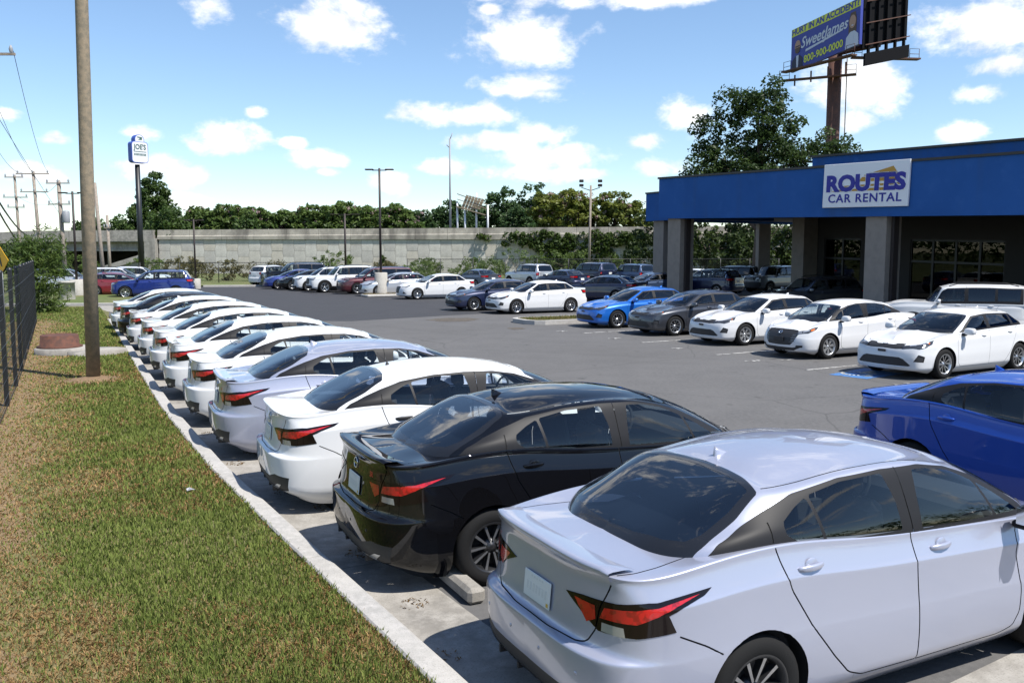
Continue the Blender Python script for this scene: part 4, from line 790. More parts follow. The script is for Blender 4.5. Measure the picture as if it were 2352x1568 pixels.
def stain(m, scale, lo, hi, col, detail=3):
    t = m.node_tree; b = t.nodes['Principled BSDF']; tc = t.nodes.new('ShaderNodeTexCoord'); n = t.nodes.new('ShaderNodeTexNoise'); n.inputs['Scale'].default_value = scale; n.inputs['Detail'].default_value = detail; t.links.new(tc.outputs['Object'], n.inputs['Vector'])
    mr = t.nodes.new('ShaderNodeMapRange'); mr.inputs[1].default_value = lo; mr.inputs[2].default_value = hi; mr.inputs[4].default_value = .75; t.links.new(n.outputs[0], mr.inputs[0]); mx = t.nodes.new('ShaderNodeMixRGB'); t.links.new(mr.outputs[0], mx.inputs[0]); src = b.inputs['Base Color'].links[0].from_socket
    t.links.new(src, mx.inputs[1]); mx.inputs[2].default_value = (*col, 1); t.links.new(mx.outputs[0], b.inputs['Base Color'])
stain(M_asph, 1.7, .66, .74, (.045, .044, .044)); stain(M_asph, .12, .45, .75, (.085, .082, .080), 5)
M_asph2 = ground_mat('new_asphalt', (.045, .045, .050), (.036, .037, .042), (.060, .060, .064))
M_conc = ground_mat('concrete', (.30, .28, .25), (.19, .178, .16), (.36, .34, .31), 1.1, 6, 90, .85, .2)
M_kerb = ground_mat('kerb_concrete', (.40, .385, .36), (.32, .31, .295), (.45, .43, .41), 1.6, 12, 120, .85, .2)
M_conc2 = ground_mat('weathered_concrete', (.33, .31, .28), (.20, .19, .175), (.40, .375, .34), .35, 3.5, 30, .9, .15)
M_dirt = ground_mat('dirt', (.20, .13, .075), (.26, .17, .10), (.13, .09, .055), 1.2, 10, 80, .95, .5)
M_paint = mat('worn_white_paint', (.48, .47, .45), .8, noise=[(5, (.12, .115, .11), .44, .58), (60, (.12, .12, .12), .52, .66)]); M_bluep = mat('worn_blue_paint', (.045, .16, .40), .8, noise=[(6, (.07, .10, .15), .5, .68), (50, (.08, .10, .13), .55, .75)])
M_farland = ground_mat('rough_grass_land', (.10, .13, .045), (.16, .14, .06), (.07, .10, .03), .2, 2, 20, .95, .2)
tag(sheet('ground', [(-2500, -600), (2500, -600), (2500, 4000), (-2500, 4000)], -.03, M_farland), kind='structure')
KERB = [(2.9, -.8), (1.3, 2.0), (-.44, 5.0), (-1.97, 7.56), (-3.62, 10.35), (-5.62, 14.05), (-8.05, 18.85), (-12.65, 28.05), (-15.5, 33.65)]
KV = [Vector((x, y, 0)) for x, y in KERB]
def off_line(P, d):
    out = []
    for i, p in enumerate(P):
        t = (P[min(i+1, len(P)-1)]-P[max(i-1, 0)]).normalized(); out.append(p+Vector((t.y, -t.x, 0))*d)
    return out
k0, k1, k2 = KV, off_line(KV, .17), off_line(KV, .80)
FENCE = [Vector(p) for p in ((-3.0, 3.6, 0), (-7.45, 12.5, 0), (-9.97, 17.6, 0), (-17.6, 32.4, 0))]
sheet('parking_lot', [(v.x, v.y) for v in k1]+[(-17.5, 38), (-21, 43), (-24, 48), (-30, 62), (-30, 75), (40, 84), (60, 40), (60, -8), (3, -8)], 0.0, M_asph)
sheet('resurfaced_asphalt', [(-14.5, 33.2), (-9.5, 34.6), (-6.3, 34.4), (-3.1, 37.2), (1.8, 41.2), (3.8, 47), (2.0, 62), (-2, 72), (-24, 68), (-22, 58), (-19, 48.5), (-20.3, 44.4), (-16.6, 38.2)], .004, M_asph2)
# concrete gutter in slabs, kerb stones with joints
gt = tag(link('gutter', None), kind='structure'); kb = tag(link('kerb', None), kind='structure')
def along(P, s):
    for i in range(len(P)-1):
        l = (P[i+1]-P[i]).length
        if s <= l or i == len(P)-2: return P[i]+(P[i+1]-P[i])*(s/l)
        s -= l
def length(P): return sum((P[i+1]-P[i]).length for i in range(len(P)-1))
kl = length(KV); s = 0; q = 0
while s < kl-.1:
    e = min(s+3.05, kl); n = 4; A = [along(k0, s+.004+(e-s-.008)*i/n) for i in range(n+1)]; T = [(A[min(i+1, n)]-A[max(i-1, 0)]).normalized() for i in range(n+1)]; N = [Vector((t.y, -t.x, 0)) for t in T]
    b = MB(); prof = [(-.03, -.06), (-.03, .14), (-.015, .155), (.135, .155), (.155, .145), (.185, -.02)]; v = [A[i]+N[i]*p[0]+Vector((0, 0, p[1])) for i in range(n+1) for p in prof]; m = len(prof)
    b.add(v, [(i*m+j, i*m+j+1, (i+1)*m+j+1, (i+1)*m+j) for i in range(n) for j in range(m-1)]+[tuple(range(m)), tuple(range((n+1)*m-1, n*m-1, -1))]); b.build('kerb_stone', M_kerb, kb)
    b = MB(); v = [A[i]+N[i]*d+Vector((0, 0, z)) for i in range(n+1) for d, z in ((.165, .010), (.60, .004), (.80, .006))]; b.add(v, [(i*3+j, i*3+j+1, (i+1)*3+j+1, (i+1)*3+j) for i in range(n) for j in range(2)]); b.build('gutter_slab', M_conc, gt); s = e
# lawn (a raised sheet behind the kerb) with straw-coloured earth along the fence
M_lawn = ground_mat('lawn_soil', (.13, .125, .05), (.21, .16, .08), (.10, .11, .04), .55, 4, 40, .95, .6)
lawn = [v-Vector((.0, 0, 0)) for v in k0]; far = [(-17.4, 37.9), (-20.2, 42.2), (-24.5, 41.9), (-34, 40), (-34, -4), (2.6, -4)]
nx = 60; b = MB()
sheet('lawn', [(v.x, v.y) for v in k0]+far, .12, M_lawn)
sheet('far_lawn', [(-20.6, 44.3), (-19.2, 48.8), (-22.6, 58.5), (-24.2, 68.6), (-2, 73), (-2, 108), (-58, 108), (-60, 40), (-34, 43.2)], .10, ground_mat('far_lawn_grass', (.10, .135, .04), (.17, .15, .07), (.075, .10, .03), .4, 3, 30, .95, .4))
sheet('footpath', [(-16.9, 38.0), (-19.8, 44.1), (-34, 43.0), (-34, 40.2), (-24.5, 42.0), (-20.3, 42.3)], .016, M_conc)
for A, B in (((-20.1, 44.4), (-34, 43.3)), ((-22.5, 58.6), (-19.2, 48.9)), ((-24.0, 68.4), (-2.2, 72.8))):
    d = Vector((B[0]-A[0], B[1]-A[1], 0)); b = MB(); b.bevbox(((A[0]+B[0])/2, (A[1]+B[1])/2, .06), (d.length, .18, .16), .02, rz=math.atan2(d.y, d.x)); tag(b.build('kerb', M_kerb), kind='structure')
sheet('side_road', [(-34, 18), (-44, 18), (-75, 108), (-64, 108)], .02, M_asph2)
sheet('concrete_apron', [(2.72, 5.25), (3.55, 5.80), (5.2, 6.75), (9, 6.2), (9, 2), (2.2, 2.2), (1.9, 4.2), (2.3, 4.9)], .006, M_conc)
b = MB(); b.bevbox((0, 0, .065), (1.75, .15, .13), .03); tag(b.build('wheel_stop', M_conc, None, (-.66, 7.28, 0), R(-63)), 'grey concrete wheel stop behind the black sedan', 'wheel stop')
# strip of pine straw and bare earth under the fence
M_straw = ground_mat('pine_straw', (.21, .148, .08), (.15, .105, .055), (.26, .19, .11), 1.4, 14, 120, .95, .8)
_fl = length(FENCE); _L = [along(FENCE, _fl*i/60) for i in range(61)]; _N = off_line(_L, 1.0)
sheet('straw_strip', [(p.x-.4*(q.x-p.x), p.y-.4*(q.y-p.y)) for p, q in zip(_L, _N)]+[(p.x+(q.x-p.x)*w, p.y+(q.y-p.y)*w) for p, q, w in [(_L[i], _N[i], .42+.16*math.sin(i*.9)+.14*math.sin(i*2.3+1)+.15*random.random()) for i in range(60, -1, -1)]], .1235, M_straw)
# ---- grass blades
def quad_mesh(name, V, m, cols=None, per=4, normals=None):
    """V: (n, per, 3) faces"""
    n = len(V); me = bpy.data.meshes.new(name); me.vertices.add(n*per); me.vertices.foreach_set('co', np.ascontiguousarray(V, dtype=np.float32).ravel()); me.loops.add(n*per); me.loops.foreach_set('vertex_index', np.arange(n*per, dtype=np.int32))
    me.polygons.add(n); me.polygons.foreach_set('loop_start', np.arange(0, n*per, per, dtype=np.int32)); me.polygons.foreach_set('loop_total', np.full(n, per, dtype=np.int32)); me.update(calc_edges=True)
    if cols is not None:
        a = me.color_attributes.new('Col', 'FLOAT_COLOR', 'POINT'); c = np.ones((n, per, 4), np.float32); c[:, :, :3] = cols[:, None, :]; a.data.foreach_set('color', c.ravel())
    me.materials.append(m); return me
def leaf_mat(name, rough=.55, transl=.35, spec=.25):
    m = bpy.data.materials.new(name); m.use_nodes = True; t = m.node_tree; b = t.nodes['Principled BSDF']; at = t.nodes.new('ShaderNodeAttribute'); at.attribute_name = 'Col'
    t.links.new(at.outputs['Color'], b.inputs['Base Color']); b.inputs['Roughness'].default_value = rough; b.inputs['Specular IOR Level'].default_value = spec
    tr = t.nodes.new('ShaderNodeBsdfTranslucent'); mx = t.nodes.new('ShaderNodeMixShader'); mx.inputs[0].default_value = transl; t.links.new(at.outputs['Color'], tr.inputs[0])
    t.links.new(b.outputs[0], mx.inputs[1]); t.links.new(tr.outputs[0], mx.inputs[2]); t.links.new(mx.outputs[0], t.nodes['Material Output'].inputs[0]); return m
M_blade = leaf_mat('grass_blade', .7, .3, .15); M_leaf = leaf_mat('leaf', .5, .45, .3)
def vnoise(P, s, seed=0):
    """cheap smooth value noise on 2-D points"""
    r = np.random.default_rng(seed); T = r.random((64, 64)); q = P*s+100; i = np.floor(q).astype(int); f = q-i; f = f*f*(3-2*f); g = lambda a, b_: T[(i[:, 0]+a) % 64, (i[:, 1]+b_) % 64]
    return (g(0,0)*(1-f[:,0])+g(1,0)*f[:,0])*(1-f[:,1])+(g(0,1)*(1-f[:,0])+g(1,1)*f[:,0])*f[:,1]
def line_dist(P, L):
    """signed distance to a polyline, positive to its right"""
    best = np.full(len(P), 1e9); sg = np.zeros(len(P))
    for i in range(len(L)-1):
        a = np.array(L[i][:2]); d = np.array(L[i+1][:2])-a; l = np.hypot(*d); t = np.clip(((P-a)@d)/l**2, 0, 1); q = P-(a+t[:, None]*d); dd = np.hypot(q[:, 0], q[:, 1]); cr = d[1]*q[:, 0]-d[0]*q[:, 1]
        m = dd < best; best[m] = dd[m]; sg[m] = np.sign(cr[m])
    return best*sg
def make_grass():
    n = 520000; r = rng.random((n, 2)); y = 3.4*np.exp(r[:, 0]*math.log(46/3.4)); x = -.62*y-1.2+r[:, 1]*(.62*y+3.2); P = np.stack([x, y], 1)
    dk = line_dist(P, [tuple(v) for v in KV]); df = line_dist(P, [tuple(v) for v in FENCE]); k = (dk < -.015) & (y < 41) & ((df > -2.5) | (y > 12)); P = P[k]; dk = dk[k]; df = df[k]; n = len(P); y = P[:, 1]
    n1 = vnoise(P, .9, 1); n2 = vnoise(P, 3.1, 2); n3 = vnoise(P, 9, 3)
    dry = np.clip(.22+.7*(n1-.5)+.7*(n2-.5)+.4*(n3-.5), 0, 1); strip = np.clip(1.15-df/(.65+.85*n1+.4*n2), 0, 1)*(df > -1); pole = np.clip(1-np.hypot(P[:, 0]+8.47, P[:, 1]-17.6)/1.1, 0, 1); edge = np.clip(1+dk/.25, 0, 1)*.35
    dry = np.clip(dry+strip*1.2+pole*1.3+edge, 0, 1); far_ = np.clip((y-5)/12, 0, 1)
    pick = rng.random(n); isdry = pick < dry*.8
    green = np.array([.125, .170, .036]); g2 = np.array([.215, .250, .070]); straw = np.array([.40, .275, .13]); brown = np.array([.27, .155, .065])
    mixg = rng.random((n, 1)); cols = np.where(isdry[:, None], straw*(mixg)+brown*(1-mixg), green*(1-mixg)+g2*mixg)*(.84+.32*rng.random((n, 1)))
    hh = (.018+.03*rng.random(n)+.022*n1)*(1+.2*far_)*np.where(isdry, .75, 1)*(1-.45*strip); keep = rng.random(n) > strip*.35; P, cols, hh, isdry = P[keep], cols[keep], hh[keep], isdry[keep]; n = len(P); y = P[:, 1]
    w = (.0020+.0020*rng.random(n))*(1+np.clip((y-4)/4.5, 0, 5))*np.where(isdry, .7, 1); a = rng.random(n)*2*np.pi; lean = np.where(isdry, 1.9, .75)*rng.random(n)*hh; b_ = a+rng.normal(0, .5, n)+1.57
    base = np.stack([P[:, 0], P[:, 1], np.full(n, .121)], 1); wd = np.stack([np.cos(a), np.sin(a), np.zeros(n)], 1)*w[:, None]; ld = np.stack([np.cos(b_), np.sin(b_), np.zeros(n)], 1)
    mid = base+ld*(lean*.35)[:, None]+np.array([0, 0, 1])*(hh*.6)[:, None]; tip = base+ld*lean[:, None]+np.array([0, 0, 1])*(hh*np.where(isdry, .75, 1))[:, None]
    V = np.stack([base-wd, base+wd, mid+wd*.8, tip, mid-wd*.8], 1); return quad_mesh('grass', V, M_blade, cols.astype(np.float32), 5)
tag(link('grass', make_grass()), 'short mown grass with dry straw patches on the verge', 'grass', kind='stuff')
def island_grass(poly, n, z, seed, dry=.5):
    r = np.random.default_rng(seed); pl = np.array(poly); P = pl.min(0)+r.random((n*3, 2))*(pl.max(0)-pl.min(0)); P = P[in_poly(P, pl)][:n]; n = len(P); a = r.random(n)*6.28; h = .03+.05*r.random(n); w = .012
    b_ = np.stack([P[:, 0], P[:, 1], np.full(n, z)], 1); wd = np.stack([np.cos(a), np.sin(a), 0*a], 1)*w; c = np.where(r.random((n, 1)) < dry, np.array([[.26, .19, .085]]), np.array([[.10, .13, .03]]))*(.7+.6*r.random((n, 1))); tp = b_+np.stack([.03*np.sin(a), .03*np.cos(a), h], 1)
    return quad_mesh('grass', np.stack([b_-wd, b_+wd, tp], 1), M_blade, c.astype(np.float32), 3)
# ---- foliage
def leaves(centres, radii, per, size, c1, c2, seed, squash=.8, flat=.5, asp=.55, droop=0.0, sun=None):
    """leaf quads in soft clumps; returns faces and colours"""
    r = np.random.default_rng(seed); n = len(centres); C = np.repeat(np.array(centres), per, 0); Rr = np.repeat(np.array(radii), per); N = len(C)
    d = r.normal(size=(N, 3)); d /= np.linalg.norm(d, axis=1, keepdims=True); rad = Rr*np.cbrt(r.random(N)*.85+.15); P = C+d*rad[:, None]*np.array([1, 1, squash])
    nn = d*flat+r.normal(size=(N, 3))*.6+np.array([0, 0, .55]); nn /= np.linalg.norm(nn, axis=1, keepdims=True); u = np.cross(nn, r.normal(size=(N, 3))); u /= np.linalg.norm(u, axis=1, keepdims=True); v = np.cross(nn, u)
    if droop: u = u*(1-droop)+np.array([0, 0, 1])*droop*r.choice([-1, 1], (N, 1)); u /= np.linalg.norm(u, axis=1, keepdims=True); v = np.cross(nn, u)
    s_ = size*(.6+.8*r.random((N, 1))); V = np.stack([P-u*s_, P+v*s_*asp-u*s_*.1, P+u*s_, P-v*s_*asp+u*s_*.1], 1)
    t = np.clip(np.repeat(r.random(n), per)*.6+r.random(N)*.4, 0, 1)[:, None]; return V, (np.array(c1)*(1-t)+np.array(c2)*t)*(.8+.4*r.random((N, 1)))
M_bark = mat('bark', (.11, .085, .065), .9, noise=(14, (.05, .04, .032), .4, .65), bump=(30, .6, .03)); M_wood = mat('weathered_pole_wood', (.26, .205, .14), .85, noise=[(9, (.17, .145, .105), .4, .6), (70, (.33, .27, .20), .55, .75)], bump=(45, .5, .01))
M_wood2 = mat('pale_pole_wood', (.30, .255, .215), .9, noise=(8, (.22, .185, .155), .4, .6))
def tree(name, label, loc, lumps, n_cl, per, size, c1, c2, seed, trunk_r=.25, group=None, cl_r=(.5, .9), limbs=6, trunk_h=None, asp=.55, cat='tree', droop=0.0, kids=('trunk', 'crown'), squash=.8):
    """lumps: ellipsoids (x, y, z, rx, ry, rz) relative to the foot; clumps sit mostly near the lumps' skins"""
    r = np.random.default_rng(seed); root = thing(name, label, cat, loc, 0, group); cs = []; rs = []; vol = np.array([l[3]*l[4]*l[5] for l in lumps])**.67; vol = vol/vol.sum()
    for l, k in zip(lumps, vol):
        m = max(3, int(n_cl*k)); d = r.normal(size=(m, 3)); d /= np.linalg.norm(d, axis=1, keepdims=True); rad = .55+.5*r.random(m)**.6; cs.append(np.array(l[:3])+d*rad[:, None]*np.array(l[3:])); rs.append(cl_r[0]+(cl_r[1]-cl_r[0])*r.random(m))
    cs = np.concatenate(cs); rs = np.concatenate(rs); V, c = leaves(cs, rs, per, size, c1, c2, seed+1, asp=asp, droop=droop, squash=squash)
    link(kids[1], quad_mesh(kids[1], V, M_leaf, c.astype(np.float32)), root)
    b = MB(); top = max(l[2] for l in lumps); th = trunk_h or top*.75; b.tube([(0, 0, -.1), (.02*th, 0, th*.35), (0, .015*th, th*.7), (0, 0, th)], [trunk_r*1.25, trunk_r, trunk_r*.7, trunk_r*.3], 9)
    for i in range(limbs):
        t = cs[r.integers(len(cs))]; z0 = th*(.35+.5*r.random()); z0 = min(z0, max(.3, t[2]-.3)); b.tube([(0, 0, z0), (t[0]*.45, t[1]*.45, z0+(t[2]-z0)*.55), tuple(t*.92)], [trunk_r*.5, trunk_r*.3, trunk_r*.1], 6)
    b.build(kids[0], M_bark, root); return root
# ================================================================ highway wall and overpass
M_panel = [ground_mat('wall_panel_'+n, c, tuple(v*.8 for v in c), tuple(min(1, v*1.12) for v in c), .25, 2, 14, .9, .1) for n, c in (('cream', (.49, .465, .415)), ('pale', (.52, .50, .455)), ('grey', (.43, .412, .38)), ('buff', (.485, .45, .39)), ('mid', (.47, .45, .41)))]
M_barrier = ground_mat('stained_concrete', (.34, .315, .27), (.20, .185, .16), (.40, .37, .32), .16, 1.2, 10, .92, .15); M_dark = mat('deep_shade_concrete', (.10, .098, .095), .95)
HY = 110.0; top_z = lambda x: 5.72+.0065*x
wall = thing('retaining_wall', 'long highway retaining wall of cream interlocking concrete panels under a stained parapet', 'wall', (0, HY, 0))
b = MB(); b.box((4, .35, 1.6), (96, .5, 5.6)); b.build('wall_backing', M_dark, wall)
a, h, e = .70, .705, .025          # panel: wide at mid height, narrow at the ends, so that neighbours half a panel lower interlock
M90 = Matrix.Rotation(R(90), 4, 'X'); pan = MB(); g_ = .012
pan.prism([(-a+e+g_, -h+g_), (a-e-g_, -h+g_), (a-e-g_, -h*.5-g_), (a+e-g_, -h*.5+g_), (a+e-g_, h*.5-g_), (a-e-g_, h*.5+g_), (a-e-g_, h-g_), (-a+e+g_, h-g_), (-a+e+g_, h*.5+g_), (-a-e+g_, h*.5-g_), (-a-e+g_, -h*.5+g_), (-a+e+g_, -h*.5-g_)], 0, .12, M=M90); pmesh = [pan.mesh('wall_panel', m) for m in M_panel]
hp = MB(); hp.prism([(-a+e+g_, -h+g_), (a-e-g_, -h+g_), (a-e-g_, -h*.5-g_), (a+e-g_, -h*.5+g_), (a+e-g_, -g_), (-a-e+g_, -g_), (-a-e+g_, -h*.5+g_), (-a+e+g_, -h*.5-g_)], 0, .12, M=M90); hmesh = [hp.mesh('wall_panel', m) for m in M_panel]
for i in range(60):
    x = -43.2+i*1.40; zt = 4.25; z = zt
    if i % 2: link('wall_panel', random.choice(hmesh), wall, (x, random.uniform(0, .02), z)); z -= h
    while z > -.9: link('wall_panel', random.choice(pmesh), wall, (x, random.uniform(0, .025), z-h)); z -= 2*h
b = MB()
for i in range(24):
    x0 = -44+i*4.0; x1 = x0+3.97; p = []
    for x in (x0, x1):
        t = top_z(x); p += [(x, -.30, 4.26), (x, -.30, t-.82), (x, -.16, t-.72), (x, -.10, t), (x, .12, t), (x, .3, 4.26)]
    b = MB(); b.add(p, [(j, j+1, 7+j, 6+j) for j in range(5)]+[(0, 6, 11, 5), (0, 5, 4, 3, 2, 1), (6, 7, 8, 9, 10, 11)]); b.build('parapet_section', M_barrier, wall)
br = thing('overpass', 'concrete highway overpass with girders above a dark underpass', 'bridge', (0, HY, 0))
for i in range(6):
    x0 = -44.4-i*5.2; x1 = x0-5.15; t0, t1 = top_z(x0)-.02, top_z(x1)-.02-.25*(i > 2); b = MB(); b.add([(x0, -.6, t0-1.35), (x0, -.6, t0), (x0, .2, t0), (x0, .2, t0-1.35), (x1, -.6, t1-1.35), (x1, -.6, t1), (x1, .2, t1), (x1, .2, t1-1.35)], [(0, 1, 2, 3), (7, 6, 5, 4), (0, 4, 5, 1), (1, 5, 6, 2), (3, 2, 6, 7), (0, 3, 7, 4)]); b.build('parapet_section', M_conc2, br)
for k in range(6): b = MB(); b.box((-60, .6+k*2.6, 3.55), (31, .55, 1.1)); b.box((-60, .6+k*2.6, 2.95), (31, .9, .24)); b.build('girder', M_conc2, br)
b = MB(); b.box((-60, 8, 4.05), (31, 17, .25)); b.build('deck', M_conc2, br)
b = MB(); b.box((-44.7, 3, 1.9), (1.3, 8, 5.0)); b.build('abutment', M_conc2, br)
b = MB(); b.add([(-45.3, .3, 2.35), (-56, .3, -1.2), (-45.3, .3, -1.2), (-45.3, 16, 2.35), (-56, 16, -1.2), (-45.3, 16, -1.2)], [(0, 1, 2), (5, 4, 3), (0, 3, 4, 1), (0, 2, 5, 3)]); b.build('slope_paving', M_conc2, br)
b = MB(); b.box((-49.3, .0, 1.15), (9, .35, .6), M=Matrix.Rotation(R(-17), 4, 'Y')); b.build('slope_coping', M_conc2, br)
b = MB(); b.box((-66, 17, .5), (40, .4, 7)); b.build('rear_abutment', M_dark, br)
road = MB(); road.box((-10, HY+9, 4.05), (180, 17.5, .3)); tag(road.build('highway', M_asph), kind='structure')
bank = MB(); bank.add([(-44, HY+.6, -1), (90, HY+.6, -1), (90, HY+.6, 4), (-44, HY+.6, 4), (-44, HY+18, -1), (90, HY+18, -1), (90, HY+18, 4), (-44, HY+18, 4)], [(0, 1, 2, 3), (7, 6, 5, 4), (0, 4, 5, 1), (0, 3, 7, 4), (1, 5, 6, 2)]); tag(bank.build('embankment', M_dirt), kind='structure')

# ================================================================ rental building
BD = Vector((.5034, -.8641, 0)); BN = Vector((.8641, .5034, 0)); BA = Vector((7.60, 46.0, 0)); SL = -.026
def bp(t, d, z): p = BA+BD*t+BN*d; return Vector((p.x, p.y, z+SL*t))
def bbox(t0, t1, d0, d1, z0, z1, b, mi=0): return b.add([bp(t, d, z) for t in (t0, t1) for d in (d0, d1) for z in (z0, z1)], [(0,1,3,2),(4,6,7,5),(0,4,5,1),(2,3,7,6),(0,2,6,4),(1,5,7,3)], mi)
M_bluew = mat('blue_stucco', (.025, .105, .335), .8, noise=[(.35, (.020, .088, .285), .45, .7), (1.6, (.034, .12, .36), .55, .75), (.5, (.035, .105, .26), .62, .8)], bump=(60, .25, .01), spec=.2)
def streaks(m, col, sx=1.2, sz=.10, lo=.52, hi=.74, amt=.55):
    t = m.node_tree; b = t.nodes['Principled BSDF']; tc = t.nodes.new('ShaderNodeTexCoord'); mp = t.nodes.new('ShaderNodeMapping'); mp.inputs['Scale'].default_value = (sx, sx, sz); n = t.nodes.new('ShaderNodeTexNoise'); n.inputs['Scale'].default_value = 1.0; n.inputs['Detail'].default_value = 6
    t.links.new(tc.outputs['Object'], mp.inputs['Vector']); t.links.new(mp.outputs[0], n.inputs['Vector']); mr = t.nodes.new('ShaderNodeMapRange'); mr.inputs[1].default_value = lo; mr.inputs[2].default_value = hi; mr.inputs[4].default_value = amt; t.links.new(n.outputs[0], mr.inputs[0])
    mx = t.nodes.new('ShaderNodeMixRGB'); t.links.new(mr.outputs[0], mx.inputs[0]); t.links.new(b.inputs['Base Color'].links[0].from_socket, mx.inputs[1]); mx.inputs[2].default_value = (*col, 1); t.links.new(mx.outputs[0], b.inputs['Base Color'])
streaks(M_bluew, (.045, .085, .17)); streaks(M_barrier, (.11, .10, .09), .8, .12, .48, .66, .75); streaks(M_conc2, (.14, .13, .12), 1.0, .15, .5, .7, .6)
for m_ in M_panel: streaks(m_, (.33, .31, .28), .9, .12, .52, .72, .5)
M_cop = mat('dark_metal_coping', (.030, .026, .024), .5); M_stucco = mat('grey_stucco', (.27, .232, .20), .9, noise=(3, (.225, .195, .17), .45, .7), bump=(70, .4, .01)); M_soff = mat('soffit_grey', (.11, .107, .10), .9); M_brown = mat('brown_downpipe', (.035, .026, .024), .6)  # soffit grey lowered to carry the dimness under the canopy
M_wallin = mat('storefront_wall', (.045, .042, .040), .9); M_mull = mat('black_mullion', (.012, .012, .013), .4); M_sglass = glass_mat('storefront_glass', (.30, .32, .31), 0, 1.32)  # storefront wall near black: canopy shade put into its colour
bl = thing('rental_building', 'low building with deep blue fascia canopy on grey stucco columns', 'building')
b = MB(); bbox(0, 40, 0, .35, 4.42, 6.43, b); b.build('fascia', M_bluew, bl); b = MB(); bbox(-.06, 40, -.06, .45, 6.435, 6.53, b); b.build('coping', M_cop, bl)
b = MB(); bbox(0, .35, .355, 8, 4.42, 6.43, b); b.build('fascia', M_bluew, bl)
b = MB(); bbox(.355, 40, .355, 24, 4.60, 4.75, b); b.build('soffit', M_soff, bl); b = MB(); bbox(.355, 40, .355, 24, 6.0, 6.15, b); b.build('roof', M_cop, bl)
b = MB(); bbox(7.3, 40, 3.0, 3.35, 6.0, 7.20, b); b.build('parapet', M_bluew, bl); b = MB(); bbox(7.22, 40, 2.93, 3.45, 7.205, 7.30, b); b.build('coping', M_cop, bl); b = MB(); bbox(7.28, 40, 2.955, 2.995, 6.70, 6.78, b); b.build('trim_band', M_cop, bl)
b = MB(); bbox(7.3, 7.65, 3.355, 20, 6.0, 7.20, b); b.build('parapet', M_bluew, bl)
for t in (.55, 12.55, 24.6):
    b = MB(); bbox(t, t+.95, .18, 1.08, -.05, 4.419-SL*0, b); b.build('column', M_stucco, bl); b = MB(); bbox(t+.97, t+1.10, .45, .75, -.05, 4.5, b); b.build('downpipe', M_brown, bl)
b = MB(); bbox(2.8, 40, 8.0, 8.4, -.2, 4.6, b)
WB = [(3.9, 6.2, 2), (9.0, 13.6, 4), (16.5, 22, 4), (25, 31, 4)]
# wall as piers, heads and sills round the shop windows
t = 2.8; b = MB()
for (a0, a1, n) in WB:
    bbox(t, a0, 8.0, 8.35, -.3, 4.6, b); bbox(a0, a1, 8.0, 8.35, 3.55, 4.6, b); bbox(a0, a1, 8.0, 8.35, -.3, .25, b); t = a1
bbox(t, 40, 8.0, 8.35, -.3, 4.6, b); b.build('wall', M_wallin, bl); b = MB(); bbox(2.8, 3.15, 8.355, 22, -.3, 4.6, b); b.build('wall', M_wallin, bl)
b = MB(); bbox(3.2, 40, 14, 14.2, -.2, 4.6, b); b.build('inner_wall', M_wallin, bl); b = MB(); bbox(3.2, 40, 8.4, 14, .05, .10, b); b.build('inner_floor', M_soff, bl)
b = MB(); bbox(2.7, 3.5, 6.9, 7.95, -.1, 4.6, b); b.build('pier', M_stucco, bl)
for (a0, a1, n) in WB:
    f = link('shop_window', None, bl); w = (a1-a0)/n
    for i in range(n+1): b = MB(); x = a0+w*i; bbox(max(a0, x-.05), min(a1, x+.05), 8.05, 8.17, .25, 3.55, b); b.build('mullion', M_mull, f)
    for z in (.25, 2.45, 3.45): b = MB(); bbox(a0+.05, a1-.05, 8.06, 8.16, z, z+.10, b); b.build('transom', M_mull, f)
    for i in range(n): b = MB(); bbox(a0+w*i+.05, a0+w*(i+1)-.05, 8.10, 8.12, .35, 3.45, b); b.build('pane', M_sglass, f)
# far wing of the canopy
wg = thing('canopy_wing', 'small end of a blue canopy standing behind the main fascia on a grey column', 'canopy')
W0 = Vector((8.75, 58.0, 0))
def wp(t, d, z): p = W0+BD*t+BN*d; return Vector((p.x, p.y, z))
def wbox(t0, t1, d0, d1, z0, z1, b): return b.add([wp(t, d, z) for t in (t0, t1) for d in (d0, d1) for z in (z0, z1)], [(0,1,3,2),(4,6,7,5),(0,4,5,1),(2,3,7,6),(0,2,6,4),(1,5,7,3)])
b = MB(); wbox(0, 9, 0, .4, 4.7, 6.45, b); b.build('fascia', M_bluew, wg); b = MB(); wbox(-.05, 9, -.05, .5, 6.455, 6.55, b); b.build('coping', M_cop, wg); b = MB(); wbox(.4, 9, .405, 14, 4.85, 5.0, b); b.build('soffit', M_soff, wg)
b = MB(); wbox(.5, 1.5, .25, 1.2, -.05, 4.699, b); b.build('column', M_stucco, wg); b = MB(); wbox(.02, .35, .405, 14, 4.7, 6.45, b); b.build('fascia', M_bluew, wg)
b = MB(); b.box((17.6, 62, 2.3), (.8, .8, 4.7)); tag(b.build('column', M_stucco), 'slim sunlit grey column at the back of the canopy', 'column')
